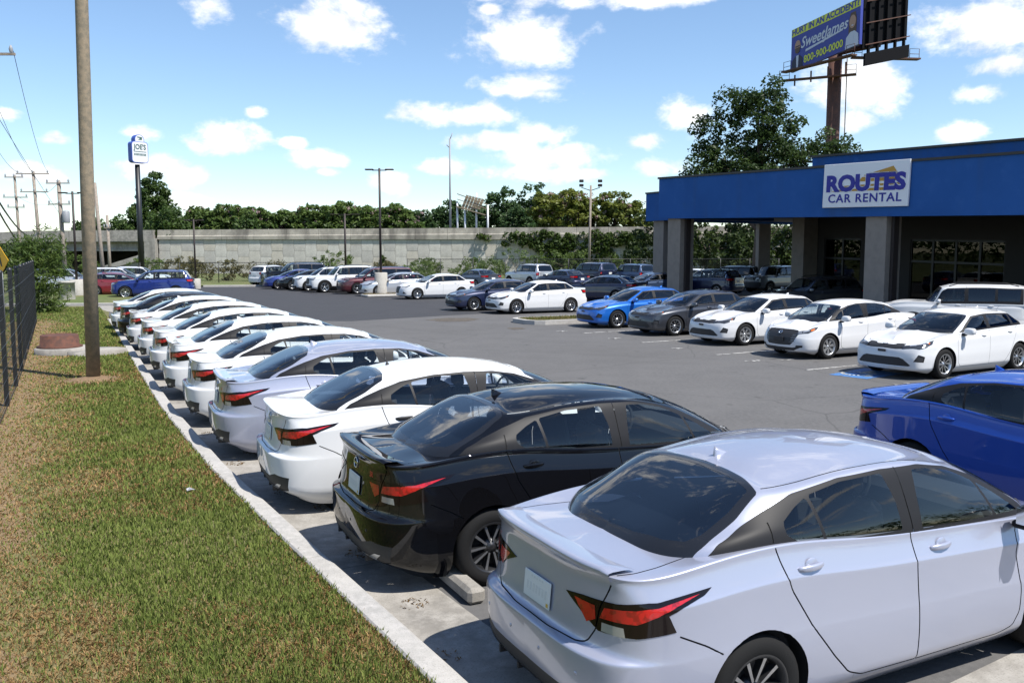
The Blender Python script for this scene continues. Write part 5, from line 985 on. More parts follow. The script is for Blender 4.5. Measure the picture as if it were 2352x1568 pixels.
# sign board with lettering
sg = thing('rental_sign', 'white rental sign with blue lettering and an orange wedge on the blue fascia', 'sign')
def face_M(t, z, d=-.07): 
    x = (BD+Vector((0, 0, SL))).normalized(); n = -BN; y = n.cross(x); return Matrix(((x.x, y.x, n.x, 0), (x.y, y.y, n.y, 0), (x.z, y.z, n.z, 0), (0, 0, 0, 1))), bp(t, d, z)
FM, FP = face_M(12.62, 5.66); FT = Matrix.Translation(FP) @ FM
M_signw = mat('sign_white', (.80, .80, .82), .5); M_signb = mat('sign_blue', (.015, .015, .28), .5); M_signo = mat('sign_orange', (.50, .26, .03), .5)
b = MB(); b.bevbox((0, 0, 0), (3.98, 1.74, .08), .01); b.v = [tuple(FT @ Vector(v)) for v in b.v]; b.build('board', M_signw, sg)
def decal(pts, z, m, name, parent, T): b = MB(); b.prism(pts, z, z+.006); b.v = [tuple(T @ Vector(v)) for v in b.v]; return b.build(name, m, parent)
decal([(-.05, .36), (1.28, .66), (1.50, .38), (1.50, .28), (.2, .28)], .041, M_signo, 'wedge', sg, FT)
decal([(-.1, .30), (1.5, .26), (1.5, .10), (-.3, .13)], .041, M_signo, 'wedge_stripe', sg, FT); decal([(-1.05, -.02), (1.62, .04), (1.68, -.05), (-1.2, -.09)], .041, M_signo, 'wedge_stripe', sg, FT); decal([(-1.55, -.24), (1.80, -.24), (1.72, -.12), (-1.3, -.16)], .041, M_signo, 'wedge_stripe', sg, FT)
def letters(s, size, x, y, m, parent, T, off=.0, sx=1.0, name='lettering', shear=0, z=.050, space=1.0, ext=.004):
    me = text_mesh(s, size, off, ext, shear, space=space); me.transform(T @ Matrix.Translation((x, y, z)) @ Matrix.Diagonal((sx, 1, 1, 1))); me.materials.clear(); me.materials.append(m); return link(name, me, parent)
letters('ROUTES', .86, 0, .05, M_signw, sg, FT, .075, 1.16, z=.046, ext=.001, name='lettering_outline'); letters('ROUTES', .86, 0, .05, M_signb, sg, FT, .045, 1.16); letters('CAR RENTAL', .47, 0, -.53, M_signb, sg, FT, .008, 1.13, space=1.12)
# ================================================================ billboard
M_rust = mat('rusty_steel', (.12, .052, .035), .8, noise=(2, (.075, .038, .03), .4, .65)); M_bbk = mat('billboard_back', (.012, .012, .014), .9, spec=.05); M_bblue = mat('billboard_blue', (.035, .05, .30), .5); M_byel = mat('billboard_yellow', (.62, .66, .06), .5); M_skin = mat('print_skin', (.42, .25, .18), .6); M_suit = mat('print_suit', (.02, .025, .06), .6); M_hair = mat('print_hair', (.10, .06, .04), .6); M_shirt = mat('print_shirt', (.55, .58, .68), .6)
bbd = thing('billboard', 'tall rusty billboard with a blue lawyer advertisement behind the building', 'billboard', (35.8, 100, 0))
b = MB(); b.tube([(0, 0, 0), (0, 0, 25.2)], .74, 20); b.build('post', M_rust, bbd)
def bb_panel(P0, P1, z0, z1, name, m, thick=.35, rise=0.0):
    d = Vector((P1[0]-P0[0], P1[1]-P0[1], rise)); l = d.length; x = d.normalized(); y = Vector((0, 0, 1)); n = x.cross(y).normalized(); T = Matrix(((x.x, y.x, n.x, (P0[0]+P1[0])/2), (x.y, y.y, n.y, (P0[1]+P1[1])/2), (x.z, y.z, n.z, (z0+z1)/2), (0, 0, 0, 1)))
    b = MB(); b.box((0, 0, -thick/2), (l, z1-z0, thick)); b.v = [tuple(T @ Vector(v)) for v in b.v]; return b.build(name, m, bbd), T, l
# advertisement face: left end far, right end near the camera
P0, P1 = (-3.9, 3.2), (.3, -6.0); pnl, BT, bl_ = bb_panel(P0, P1, 23.65, 28.35, 'advert_panel', M_bblue, .35, 1.1); hw_ = bl_/2
decal([(-hw_, 1.5), (hw_, 1.5), (hw_, 2.35), (-hw_, 2.35)], .01, M_byel, 'advert_band', bbd, BT)
letters('HURT IN AN ACCIDENT?', .92, -.05, 1.93, M_bblue, bbd, BT, .03, .96, z=.03); letters('SweetJames', 1.65, -.1, .35, M_shirt, bbd, BT, .03, .88, shear=.3, z=.03); letters('800-900-0000', 1.1, -.1, -1.55, M_byel, bbd, BT, .025, .94, z=.03)
decal([(-2.8, -.72), (2.7, -.20), (2.75, -.02), (-2.75, -.45)], .02, M_shirt, 'advert_swash', bbd, BT)
def ell(cx, cy, rx, ry, n=16): return [(cx+rx*math.cos(2*math.pi*k/n), cy+ry*math.sin(2*math.pi*k/n)) for k in range(n)]
for cx, hc, sc, long_ in ((-hw_+1.05, M_hair, M_suit, False), (hw_-1.0, M_hair, M_shirt, True)):
    pr = link('printed_portrait', None, bbd)
    if long_: decal([(cx-.55, -1.5), (cx+.5, -1.5), (cx+.55, .4), (cx+.35, 1.2), (cx-.3, 1.2), (cx-.55, .4)], .012, hc, 'print_hair', pr, BT)
    decal([(cx-.95, -2.34), (cx+.9, -2.34), (cx+.8, -1.2), (cx+.3, -.75), (cx-.3, -.75), (cx-.85, -1.2)], .02, sc, 'print_suit', pr, BT); decal([(cx-.2, -.75), (cx+.2, -.75), (cx+.12, -2.34), (cx-.1, -2.34)], .03, M_shirt, 'print_shirt', pr, BT)
    decal(ell(cx, .25, .46, .68), .035, M_skin, 'print_face', pr, BT)
    if not long_: decal([(cx-.44, .1), (cx+.44, .1), (cx+.30, -.42), (cx, -.55), (cx-.30, -.42)], .045, hc, 'print_beard', pr, BT); decal([(cx-.35, .30), (cx+.35, .30), (cx+.35, .18), (cx-.35, .18)], .05, M_suit, 'print_glasses', pr, BT)
    else: decal([(cx-.16, -.08), (cx+.16, -.08), (cx+.1, -.18), (cx-.1, -.18)], .045, M_shirt, 'print_smile', pr, BT)
# back of the second face with its frame
Q0, Q1 = (.95, -5.2), (6.5, -3.0); bk, KT, kl_ = bb_panel(Q0, Q1, 24.6, 29.6, 'rear_panel', M_bbk, .3, 1.4)
for i in range(5):
    b = MB(); x = -kl_/2+kl_*(i+.5)/5; b.box((x, -.6, .2), (.20, 6.2, .3)); b.v = [tuple(KT @ Vector(v)) for v in b.v]; b.build('rear_upright', M_bbk, bbd)
for y in (-2.2, 0, 2.2): b = MB(); b.box((0, y, .42), (kl_, .10, .10)); b.v = [tuple(KT @ Vector(v)) for v in b.v]; b.build('rear_rail', M_rust, bbd)
b = MB(); b.box((0, -3.7, .3), (kl_, 1.3, .25)); b.v = [tuple(KT @ Vector(v)) for v in b.v]; b.build('rear_skirt', M_bbk, bbd)
for (A, B, z, nm) in (((-4.9, 2.6), (-.4, -6.6), 23.0, 'catwalk'), ((-5.6, 1.8), (1.6, -2.0), 21.9, 'catwalk'), ((1.0, -2.34), (8.6, -1.5), 23.6, 'catwalk')):
    A = Vector((*A, z)); B = Vector((*B, z if nm != 'x' else z)); d = B-A; b = MB(); b.box((A+B)/2, (d.length, .8, .16), rz=math.atan2(d.y, d.x)); b.build('catwalk', M_rust, bbd)
    for k in (0, 1):
        E_ = A if k == 0 else B; b = MB(); u = d.normalized()*(1.1 if k == 0 else -1.1); b.tube([E_, E_+Vector((0, 0, 1.1)), E_+u+Vector((0, 0, 1.1)), E_+u], .035, 5); b.tube([E_+Vector((0, 0, .55)), E_+u+Vector((0, 0, .55))], .03, 5); b.build('guard_rail', M_rust, bbd)
b = MB(); b.tube([(0, 0, 24.6), (1.2, -1.5, 24.7), (3.6, -3.2, 24.9)], .4, 12); b.build('torsion_beam', M_rust, bbd)
for k in range(4):
    b = MB(); A = Vector((P0[0], P0[1], 22.3)).lerp(Vector((P1[0], P1[1], 22.3)), (k+.5)/4); b.box(A+Vector((-.5, -.35, -.35)), (.14, .14, 1.2)); b.build('catwalk_hanger', M_rust, bbd)
b = MB()
for s_ in (-.22, .22): b.tube([(1.05+s_*.5, -.75+s_, 8), (1.05+s_*.5, -.75+s_, 24)], .03, 5)
for k in range(40): z = 8.2+k*.4; b.tube([(.94, -.97, z), (1.16, -.53, z)], .022, 4)
b.build('ladder', M_wood2, bbd)

# ================================================================ poles, lamps, signs
M_poled = mat('bronze_pole', (.035, .026, .024), .5, metal=.3); M_basec = ground_mat('pole_base_concrete', (.42, .40, .36), (.33, .31, .28), (.46, .44, .40), 1.5, 9, 60); M_blackm = mat('black_steel', (.012, .013, .015), .45)
up_ = thing('utility_pole', 'thick weathered wooden pole standing in the grass beside the manhole riser', 'pole', (-8.47, 17.62, 0))
b = MB(); b.tube([(0, 0, .05), (.06, 0, 4), (.16, 0, 9.5), (.22, 0, 13)], [.134, .128, .113, .105], 20); b.build('shaft', M_wood, up_)
b = MB(); r_ = [(.14, .20), (.35, .155), (.62, .125)]; b.lathe(r_, 18); b.build('earth_mound', M_dirt, up_)
def lamp_pole(label, x, y, h, base=(.38, .75), arm=.85, r=.075, dirz=0, grp='lamp poles round the lot'):
    t = thing('lamp_pole', label, 'street lamp', (x, y, 0), dirz, grp); b = MB()
    if base: b.lathe([(base[0], 0), (base[0], base[1]-.03), (base[0]-.03, base[1]), (.001, base[1])], 20); b.build('concrete_base', M_basec, t)
    b = MB(); b.tube([(0, 0, base[1] if base else 0), (0, 0, h)], [r, r*.85], 10); b.build('post', M_poled, t)
    b = MB(); b.tube([(-arm*.5, 0, h-.12), (arm*.5, 0, h-.12)], .03, 6); b.build('arm', M_poled, t)
    for s_ in (-1, 1): b = MB(); b.bevbox((s_*arm*.72, 0, h-.08), (arm*.62, .30, .075), .03); b.build('lamp_head', M_poled, t)
    return t
lamp_pole('tall bronze twin-head lamp on a concrete base beside the white sedan', -8.05, 54.1, 7.75, (.40, 1.45)); lamp_pole('bronze twin-head lamp pole on a pale base behind the bush', -26.3, 53.2, 6.3, (.42, 1.05), .8); lamp_pole('thin lamp pole on a concrete base behind the blue suv', -23.35, 65, 5.1, (.35, .75), .7, .07); lamp_pole('slim distant lamp pole standing against the highway wall', -16.6, 88, 6.5, None, 1.4, .11)
t = thing('floodlight_pole', 'grey wooden floodlight pole in front of the ivy', 'pole', (7.5, 86, 0)); b = MB(); b.tube([(0, 0, 0), (.12, 0, 9.1)], [.14, .10], 10); b.build('shaft', M_wood2, t)
for s_ in (-1, 1):
    b = MB(); b.tube([(.1, 0, 8.6), (s_*.9+.1, 0, 8.9)], .04, 5); b.build('bracket', M_poled, t)
    for k in range(2): b = MB(); b.bevbox((s_*.9+.1, -.05, 9.1+k*.42), (.42, .25, .26), .04); b.build('floodlight', M_poled, t)
js = thing('pylon_sign', 'tall black pole carrying a rounded white and blue restaurant sign', 'sign', (-31.5, 75, 0)); b = MB(); b.tube([(0, 0, 0), (0, 0, 10.0)], [.24, .20], 14); b.build('post', M_blackm, js)
M_jblue = mat('sign_cabinet_blue', (.05, .10, .42), .5); M_jw = mat('sign_face', (.66, .67, .70), .5); M_jg = mat('sign_green', (.05, .11, .10), .5); JT = Matrix.Translation((.12, 0, 11.0)) @ Matrix.Rotation(R(52), 4, 'Z') @ Matrix.Rotation(R(90), 4, 'X')
def rrect(w, h, r, cx=0, cy=0, n=5): return [(cx+sx*(w/2-r)+r*math.cos(a), cy+sy*(h/2-r)+r*math.sin(a)) for sx, sy, a0 in ((1, 1, 0), (-1, 1, 90), (-1, -1, 180), (1, -1, 270)) for a in [R(a0+90*k/n) for k in range(n+1)]]
b = MB(); b.prism(rrect(1.45, 1.75, .25), -.3, .3); b.v = [tuple(JT @ Vector(v)) for v in b.v]; b.build('cabinet', M_jblue, js); b = MB(); b.prism([(-.42, .85), (.42, .85), (.42, 1.05)]+[(.42*math.cos(a), 1.05+.42*math.sin(a)) for a in np.linspace(.2, math.pi-.2, 9)]+[(-.42, 1.05)], -.28, .28); b.v = [tuple(JT @ Vector(v)) for v in b.v]; b.build('cabinet_top', M_jblue, js)
decal(rrect(1.36, 1.66, .22), .30, M_jw, 'face', js, JT); decal([(-.37, .85), (.37, .85), (.37, 1.05)]+[(.37*math.cos(a), 1.05+.37*math.sin(a)) for a in np.linspace(.2, math.pi-.2, 9)]+[(-.37, 1.05)], .285, M_jw, 'face', js, JT)
letters('JOE\'S', .58, 0, .42, M_jg, js, JT, .012, .82, z=.32); decal([(-.55, .02), (.55, .02), (.55, .07), (-.55, .07)], .31, M_jg, 'rule', js, JT); decal([(-.12, 1.02), (.2, 1.02), (.25, 1.25), (-.2, 1.28), (-.2, 1.2), (.05, 1.17)], .295, M_jg, 'emblem', js, JT)
for k in range(9): decal([(-.52+k*.12, -.28), (-.44+k*.12, -.28), (-.44+k*.12, -.1), (-.52+k*.12, -.1)], .31, M_jg, 'small_print', js, JT)
M_ins = mat('insulator_grey', (.25, .26, .28), .5)
def util(label, x, y, h, r, lean, arms, m=M_wood2, can=False):
    t = thing('power_pole', label, 'pole', (x, y, 0), 0, 'power poles by the road'); b = MB(); b.tube([(0, 0, 0), (lean, 0, h)], [r, r*.75], 9); b.build('shaft', m, t)
    for z, w in arms:
        c = lean*z/h; b = MB(); b.box((c, -.12, z), (w, .07, .08)); b.build('crossarm', M_wood2, t)
        for k in (-.45, 0, .45): b = MB(); b.lathe([(.05, 0), (.07, .1), (.03, .22), (.001, .24)], 8, (c+k*w, -.12, z+.06)); b.build('insulator', M_ins, t)
    if can: b = MB(); b.lathe([(.001, 0), (.22, 0), (.24, .05), (.24, .75), (.18, .82), (.001, .84)], 14, (lean*.65+.38, -.1, h*.62)); b.build('transformer', M_ins, t)
    return t
util('grey power pole with two crossarms and a transformer can', -30.4, 60, 7.5, .17, -.15, [(7.3, 1.6), (5.9, 1.5)], can=True); util('bare leaning wooden pole beside the thick pole', -28.7, 62, 7.5, .15, -.35, []); util('short wooden pole carrying a small white box', -31.9, 70, 5.6, .14, -.05, [(4.6, .5)])
util('weathered power pole with two crossarms at the road edge', -40.0, 72, 8.9, .13, -.2, [(8.7, 1.5), (7.1, 2.0), (6.3, 1.4)]); util('slim grey power pole with a side crossarm by the road', -37.3, 70, 9.0, .15, -.3, [(8.8, 2.6), (7.4, 2.2)]); util('thick brown pole at the picture edge by the warning sign', -17.55, 30, 12.5, .17, -.25, [(9.2, 2.6)], M_wood)
WZ = 2.42; ws_ = thing('warning_sign', 'yellow diamond crossing sign at the edge of the road', 'road sign', (-16.9, 29.2, 0), R(-30)); b = MB(); b.tube([(0, 0, 0), (0, 0, 2.7)], .03, 6); b.build('post', M_ins, ws_); M_yel = mat('sign_yellow', (.75, .40, .01), .45)
b = MB(); b.prism([(0, -.5), (.5, 0), (0, .5), (-.5, 0)], 0, .012, M=Matrix.Translation((0, -.04, WZ)) @ Matrix.Rotation(R(90), 4, 'X')); b.build('plate', M_yel, ws_); b = MB(); Tm = Matrix.Translation((0, -.056, WZ)) @ Matrix.Rotation(R(90), 4, 'X'); b.prism(ell(0, .17, .05, .05, 10), 0, .004, M=Tm); b.prism([(-.05, .1), (.06, .1), (.14, -.2), (.08, -.2), (0, -.05), (-.1, -.2), (-.15, -.2)], 0, .004, M=Tm); b.build('walking_symbol', M_blackm, ws_)
wires = [((-17.7, 29.9, 9.3), (-37.3, 69.9, 8.9), 1.0), ((-18.6, 29.9, 9.3), (-38.4, 69.9, 8.9), 1.1), ((-17.6, 29.9, 8.0), (-30.5, 59.9, 5.2), .1), ((-16.5, 29.9, 9.3), (-36.3, 69.9, 8.9), .9), ((-37.3, 69.9, 7.5), (-30.5, 59.9, 7.4), .4), ((-40, 71.9, 7.2), (-30.6, 59.9, 6.0), .4), ((-17.6, 30, 4.9), (-37.4, 70, 4.3), .9), ((-17.6, 30, 4.6), (-37.4, 70, 3.7), 1.2)]
for i, (A, B, sag) in enumerate(wires):
    A, B = Vector(A), Vector(B); b = MB(); b.tube([A.lerp(B, k/14)-Vector((0, 0, sag*4*(k/14)*(1-k/14))) for k in range(15)], .011 if i < 6 else .035, 4); tag(b.build('overhead_wire', M_blackm), ['thin wire from the edge pole to the slim grey pole, middle of three', 'thin wire from the edge pole to the slim grey pole, leftmost of three', 'straight guy wire slanting down to the transformer pole', 'thin wire from the edge pole to the slim grey pole, rightmost of three', 'wire from the lower arm of the slim pole to the transformer pole', 'wire from the weathered pole to the lower arm of the transformer pole', 'thick black cable low on the edge pole, upper of two', 'thick black cable low on the edge pole, lower of two'][i], 'wire', 'overhead wires')
# tall mast and the back of a sign gantry beyond the parapet
t = thing('steel_mast', 'tall thin pale mast rising beyond the highway parapet', 'mast', (-8.0, 115, 4.0)); b = MB(); b.tube([(0, 0, 0), (0, 0, 13.2)], [.16, .10], 8); b.build('shaft', M_ins, t); b = MB(); b.tube([(0, 0, 13.0), (.35, 0, 13.9)], .06, 5); b.tube([(0, 0, 12.0), (-.4, 0, 12.4)], .07, 5); b.build('camera_arm', M_ins, t)
t = thing('sign_gantry', 'white posts and wooden back of a highway sign with a small stair', 'gantry', (-5.6, 117, 4.0))
for x, h_ in ((-1.6, 5.3), (-.6, 4.2), (.9, 6.4), (2.4, 4.9)): b = MB(); b.tube([(x, 0, 0), (x, 0, h_)], .13, 8); b.build('post', M_jw, t)
for k in range(6): b = MB(); b.box((-.6+k*.42, -.2, 5.2-k*.05), (.36, .1, 2.0-.1*k), M=Matrix.Rotation(R(22), 4, 'Y')); b.build('board', M_wood, t)
b = MB(); b.box((.2, -.2, 4.1), (4.0, .9, .14), M=Matrix.Rotation(R(16), 4, 'Y')); b.build('platform', M_wood, t); b = MB(); b.tube([(-1.6, -.4, 6.3), (2.4, -.4, 4.9)], .06, 5); b.tube([(-1.6, -.4, 5.6), (2.4, -.4, 4.3)], .05, 5); b.build('handrail', M_wood, t)
# ================================================================ fences
fn = thing('mesh_fence', 'black welded wire fence with square posts along the verge', 'fence'); fl = length(FENCE)
pm_ = MB(); pm_.bevbox((0, 0, 1.1), (.075, .075, 2.3), .006); pm_.lathe([(.05, 2.25), (.045, 2.28), (.001, 2.31)], 8); pmm = pm_.mesh('fence_post', M_blackm)
s = 0; posts = []
while s < fl: posts.append(along(FENCE, s)); s += 2.45
for p in posts: link('fence_post', pmm, fn, (p.x, p.y, .1), math.atan2(-.89, .46))
for i in range(len(posts)-1):
    A, B = posts[i], posts[i+1]; d = B-A; b = MB(); up = Vector((0, 0, 1)); nrm = Vector((d.y, -d.x, 0)).normalized()
    for k in range(11):
        z = .22+k*.2; fold = .03 if k in (1, 5, 9) else 0; b.tube([A+up*z+nrm*(.04+fold), B+up*z+nrm*(.04+fold)], .0045, 4, cap=False)
    n = int(d.length/.16)
    for k in range(n): p = A.lerp(B, k/n)+nrm*.045; b.tube([p+up*.18, p+up*2.24], .002, 3, cap=False)
    tag(b.build('wire_panel', M_blackm, fn), kind='stuff')
M_chain = mat('chain_link_wire', (.03, .032, .033), .6)
def chain_fence(label, A, B, h, sp):
    A, B = Vector(A), Vector(B); d = B-A; n = int(d.length/sp); t = thing('chain_link_fence', label, 'fence', A, 0, 'chain link fences below the wall')
    for i in range(n+1): p = d*(i/n); b = MB(); b.tube([p, p+Vector((0, 0, h+.05))], .04, 6); b.build('fence_post', M_blackm, t)
    b = MB(); b.tube([Vector((0, 0, h)), d+Vector((0, 0, h))], .028, 5); b.build('top_rail', M_blackm, t)
    b = MB(); m = int(d.length/.22); u = d.normalized()
    for k in range(m):
        for s_ in (1, -1):
            a0 = k*.22; a1 = a0+s_*h; c0 = min(max(a1, 0), d.length); z1 = abs(c0-a0); b.tube([u*a0, u*c0+Vector((0, 0, min(h, z1)))], .006, 3, cap=False)
    tag(b.build('chain_mesh', M_chain, t), kind='stuff')
chain_fence('black chain link fence with slim posts left of the far cars', (-31, 73.5, 0), (-16, 77.5, 0), 1.8, 2.6); chain_fence('black chain link fence with overgrown shrubs behind the parked cars', (-9.5, 80, 0), (26, 86, 0), 2.05, 3.0)
# manhole riser on its concrete ring
mh = thing('manhole_riser', 'rusty round manhole riser on a grey concrete ring in the grass', 'manhole', (-11.45, 22.4, .12)); mh.scale = (1.15, 1.15, 1.0); M_rusty = mat('rust_iron', (.115, .045, .028), .85, noise=(9, (.065, .030, .022), .4, .62), bump=(60, .3, .008))
b = MB(); b.lathe([(.62, -.05), (.62, .13), (.58, .155), (.001, .155)], 32); b.build('concrete_ring', M_conc2, mh); b = MB(); b.lathe([(.46, .158), (.47, .19), (.40, .21), (.385, .46), (.36, .475), (.34, .465), (.001, .46)], 36, (-.12, 0, 0)); b.build('iron_riser', M_rusty, mh)
b = MB(); b.lathe([(.62, -.05), (.62, .10), (.001, .12)], 24, (.75, -.1, 0)); b.build('concrete_ring', M_conc2, mh)
for x, y, r_, h_, lab in ((-24.6, 48.6, .42, 1.0, 'tan concrete drum standing on the far grass'),): b = MB(); b.lathe([(r_, 0), (r_, h_-.1), (r_+.03, h_-.1), (r_+.03, h_), (.001, h_)], 20); tag(b.build('concrete_drum', M_basec, None, (x, y, .1)), lab, 'drum')
# ================================================================ markings, islands, pothole
def mark_line(A, B, w=.10): 
    d = Vector((B[0]-A[0], B[1]-A[1], 0)); b = MB(); b.box(((A[0]+B[0])/2, (A[1]+B[1])/2, .0055), (d.length, w, .003), rz=math.atan2(d.y, d.x)); o = b.build('stall_line', M_paint); tag(o, kind='structure')
for A in ((8.35, 17.0), (6.75, 20.0), (5.35, 23.0), (3.85, 26.15), (2.3, 29.2)): mark_line(A, (A[0]+4.6*math.cos(R(29)), A[1]+4.6*math.sin(R(29))))
for s_, x, y in (('6', 1.69, 29.9), ('5', 3.2, 27.4), ('4', 4.6, 24.55), ('3', 5.98, 21.7), ('1', 6.9, 21.9), ('2', 8.0, 17.75)):
    me = text_mesh(s_, .62, .004, .001); me.materials.clear(); me.materials.append(M_paint); o = link('stall_number', me, None, (x, y, .0065), R(29-90)); tag(o, kind='structure')
hc = sheet('accessible_stall_square', [(7.0, 19.25), (7.55, 18.55), (8.75, 19.4), (8.2, 20.3)], .005, M_bluep); b = MB(); HT = Matrix.Translation((7.8, 19.4, .0085)) @ Matrix.Rotation(R(-58), 4, 'Z')
def thick(pts, w): 
    for i in range(len(pts)-1):
        a_, c_ = Vector((*pts[i], 0)), Vector((*pts[i+1], 0)); d = c_-a_; M = HT @ Matrix.Translation((a_+c_)/2) @ Matrix.Rotation(math.atan2(d.y, d.x), 4, 'Z'); k = len(b.v); b.box((0, 0, 0), (d.length+w*.5, w, .002)); b.v[k:] = [tuple(M @ Vector(v)) for v in b.v[k:]]
thick([(-.05+.30*math.cos(a), -.12+.30*math.sin(a)) for a in np.linspace(2.0, 5.9, 14)], .09); thick([(-.08, .38), (-.05, .05), (.2, .03), (.32, -.28), (.42, -.25)], .10); thick([(-.05, .2), (.18, .2)], .09); thick([(-.10, .46), (-.06, .46)], .13); tag(b.build('wheelchair_symbol', mat('white_symbol_paint', (.6, .6, .58), .8, noise=(40, (.3, .35, .42), .55, .7))), kind='structure')
M_pot = ground_mat('broken_asphalt', (.10, .085, .07), (.05, .045, .04), (.14, .12, .10), 3, 18, 90, .95, .9)
def blob(cx, cy, rx, ry, n, seed, rz=0): r_ = random.Random(seed); return [(cx+math.cos(rz)*x-math.sin(rz)*y, cy+math.sin(rz)*x+math.cos(rz)*y) for x, y in [((rx*(.75+.4*r_.random()))*math.cos(2*math.pi*k/n), (ry*(.75+.4*r_.random()))*math.sin(2*math.pi*k/n)) for k in range(n)]]
for cx, cy, rx, ry, sd_ in ((-2.3, 35.1, 1.05, 1.1, 1), (.15, 31.0, .3, .5, 2)): sheet('pothole', blob(cx, cy, rx, ry, 17, sd_), .005, M_pot)
isl = tag(link('kerb_island', None), kind='structure'); U = Vector((math.cos(R(28)), math.sin(R(28)), 0)); Vn = Vector((-U.y, U.x, 0)); O_ = Vector((.35, 33.3, 0))
out = [O_+U*u+Vn*v for u, v in ((.45, -1.05), (.1, -.85), (-.1, -.5), (-.1, .5), (.1, .85), (.45, 1.05), (6.5, 1.05), (6.5, -1.05))]; inn_ = [O_+U*(u)+Vn*v for u, v in ((.5, -.85), (.25, -.72), (.12, -.42), (.12, .42), (.25, .72), (.5, .85), (6.3, .85), (6.3, -.85))]
b = MB(); n = len(out); z = Vector((0, 0, .16)); b.add([*out, *[p+z for p in out], *[p+z for p in inn_], *[p+Vector((0, 0, .1)) for p in inn_]], [(i, (i+1) % n, n+(i+1) % n, n+i) for i in range(n)]+[(n+i, n+(i+1) % n, 2*n+(i+1) % n, 2*n+i) for i in range(n)]+[(2*n+i, 2*n+(i+1) % n, 3*n+(i+1) % n, 3*n+i) for i in range(n)]); b.build('island_kerb', M_kerb, isl)
b = MB(); b.add([p+Vector((0, 0, .13)) for p in inn_], [tuple(range(n))]); b.build('island_soil', M_lawn, isl); tag(link('grass', island_grass([(p.x, p.y) for p in inn_], 9000, .13, 5, .45)), 'patchy grass filling the kerbed island', 'grass', kind='stuff')
b = MB(); b.bevbox((-7.0, 54.2, .07), (4.4, 1.5, .16), .05, rz=R(26)); tag(b.build('kerb_island', M_kerb), kind='structure'); ig = [(-8.9, 53.0), (-5.0, 54.9), (-5.3, 55.5), (-9.1, 53.6)]; tag(link('grass', island_grass(ig, 2500, .15, 6, .75)), 'dry tufts on the small lamp island', 'grass', kind='stuff')
# leaf litter and weeds along the gutter
r = np.random.default_rng(3); cs = []
for k in range(26): s_ = 1.5+k*1.25+r.random(); p = along(k0, min(s_, kl-.2)); t_ = along(k0, min(s_+.1, kl)); d = (t_-p).normalized(); q = p+Vector((d.y, -d.x, 0))*(.25+.5*r.random()); cs.append((q.x, q.y, .014))
V, c = leaves(cs, [.13]*len(cs), 40, .016, (.22, .13, .05), (.12, .075, .03), 9, squash=.06, asp=.35); tag(link('leaf_litter', quad_mesh('leaf_litter', V, M_leaf, c.astype(np.float32))), 'brown leaf litter and dry clippings lying in the concrete gutter', 'leaf litter', kind='stuff')
for k, (x, y) in enumerate(((-2.45, 10.55), (-1.55, 9.0), (-3.75, 13.4))):
    cs = [(0, 0, .05)]; V, c = leaves([(r.normal()*.08, r.normal()*.08, .05+.05*r.random()) for _ in range(10)], [.07]*10, 26, .04, (.07, .10, .03), (.20, .16, .06), 20+k, asp=.2, droop=.5); tag(link('weed_tuft', quad_mesh('weed_tuft', V, M_leaf, c.astype(np.float32)), None, (x, y, 0)), ['small weed tuft in the gutter behind the third sedan, a white one', 'small weed tuft in the gutter between the black sedan and the white one', 'small weed tuft in the gutter behind the fourth sedan, a silver one'][k], 'weed', 'weeds in the gutter')
for k, (x, y, lab) in enumerate(((-3.45, 9.2, 'crumpled grey plastic scrap lying in the mown grass'), (-11.5, 30.2, 'small white scrap of paper far up the verge'), (-4.0, 12.8, 'small pale bottle top in the grass beside the kerb'))):
    b = MB(); rr_ = random.Random(k); nn = 9; b.add([(.05*(.4+rr_.random())*math.cos(a), .035*(.4+rr_.random())*math.sin(a), .01+.035*rr_.random()) for a in np.linspace(0, 6.0, nn)]+[(0, 0, .05)], [(i, (i+1) % nn, nn) for i in range(nn)]); tag(b.build('litter_scrap', M_ins if k == 0 else M_jw, None, (x, y, .14)), lab, 'litter')
# ================================================================ vegetation
GD, GM, GL, GY = (.042, .078, .020), (.085, .135, .032), (.125, .17, .042), (.13, .15, .03)
tree('oak_tree', 'large dark green oak rising behind the blue fascia', (21, 76, 0), [(-.3, 0, 13.8, 2.2, 2.2, 2.8), (1.0, 0, 15.6, 1.1, 1.1, 1.7), (-2.2, .3, 15.0, 1.5, 1.5, 1.5), (-4.3, .5, 12.8, 1.2, 1.3, 2.0), (-4.6, 0, 9.6, 2.0, 2.0, 1.3), (-1.5, 0, 9.0, 3.2, 2.6, 1.9), (1.8, .4, 9.8, 2.5, 2.4, 2.2), (4.4, 0, 10.0, 1.9, 1.9, 2.3), (5.6, 0, 11.4, 1.0, 1.2, 1.6), (2.9, 0, 13.4, 1.1, 1.1, .8), (-6.0, 0, 7.6, .9, 1.0, .9), (.5, 0, 11.6, 2.2, 2.0, 1.6), (6.9, 0, 9.8, 1.5, 1.4, 2.4), (-3.0, 0, 10.8, 2.0, 1.8, 1.5)], 520, 52, .15, (.022, .046, .014), (.068, .108, .028), 11, .38, cl_r=(.45, .85), limbs=22)
tree('cedar_tree', 'tall pointed green tree left of the pylon sign pole', (-48.1, 119, 0), [(0, 0, 12.2, 1.0, .9, 1.5), (0, 0, 10.2, 2.2, 2.0, 1.6), (0, 0, 8.0, 3.1, 2.7, 2.0), (.2, 0, 5.4, 3.4, 2.9, 2.2)], 240, 48, .22, GD, GM, 12, .25, cl_r=(.4, .7))
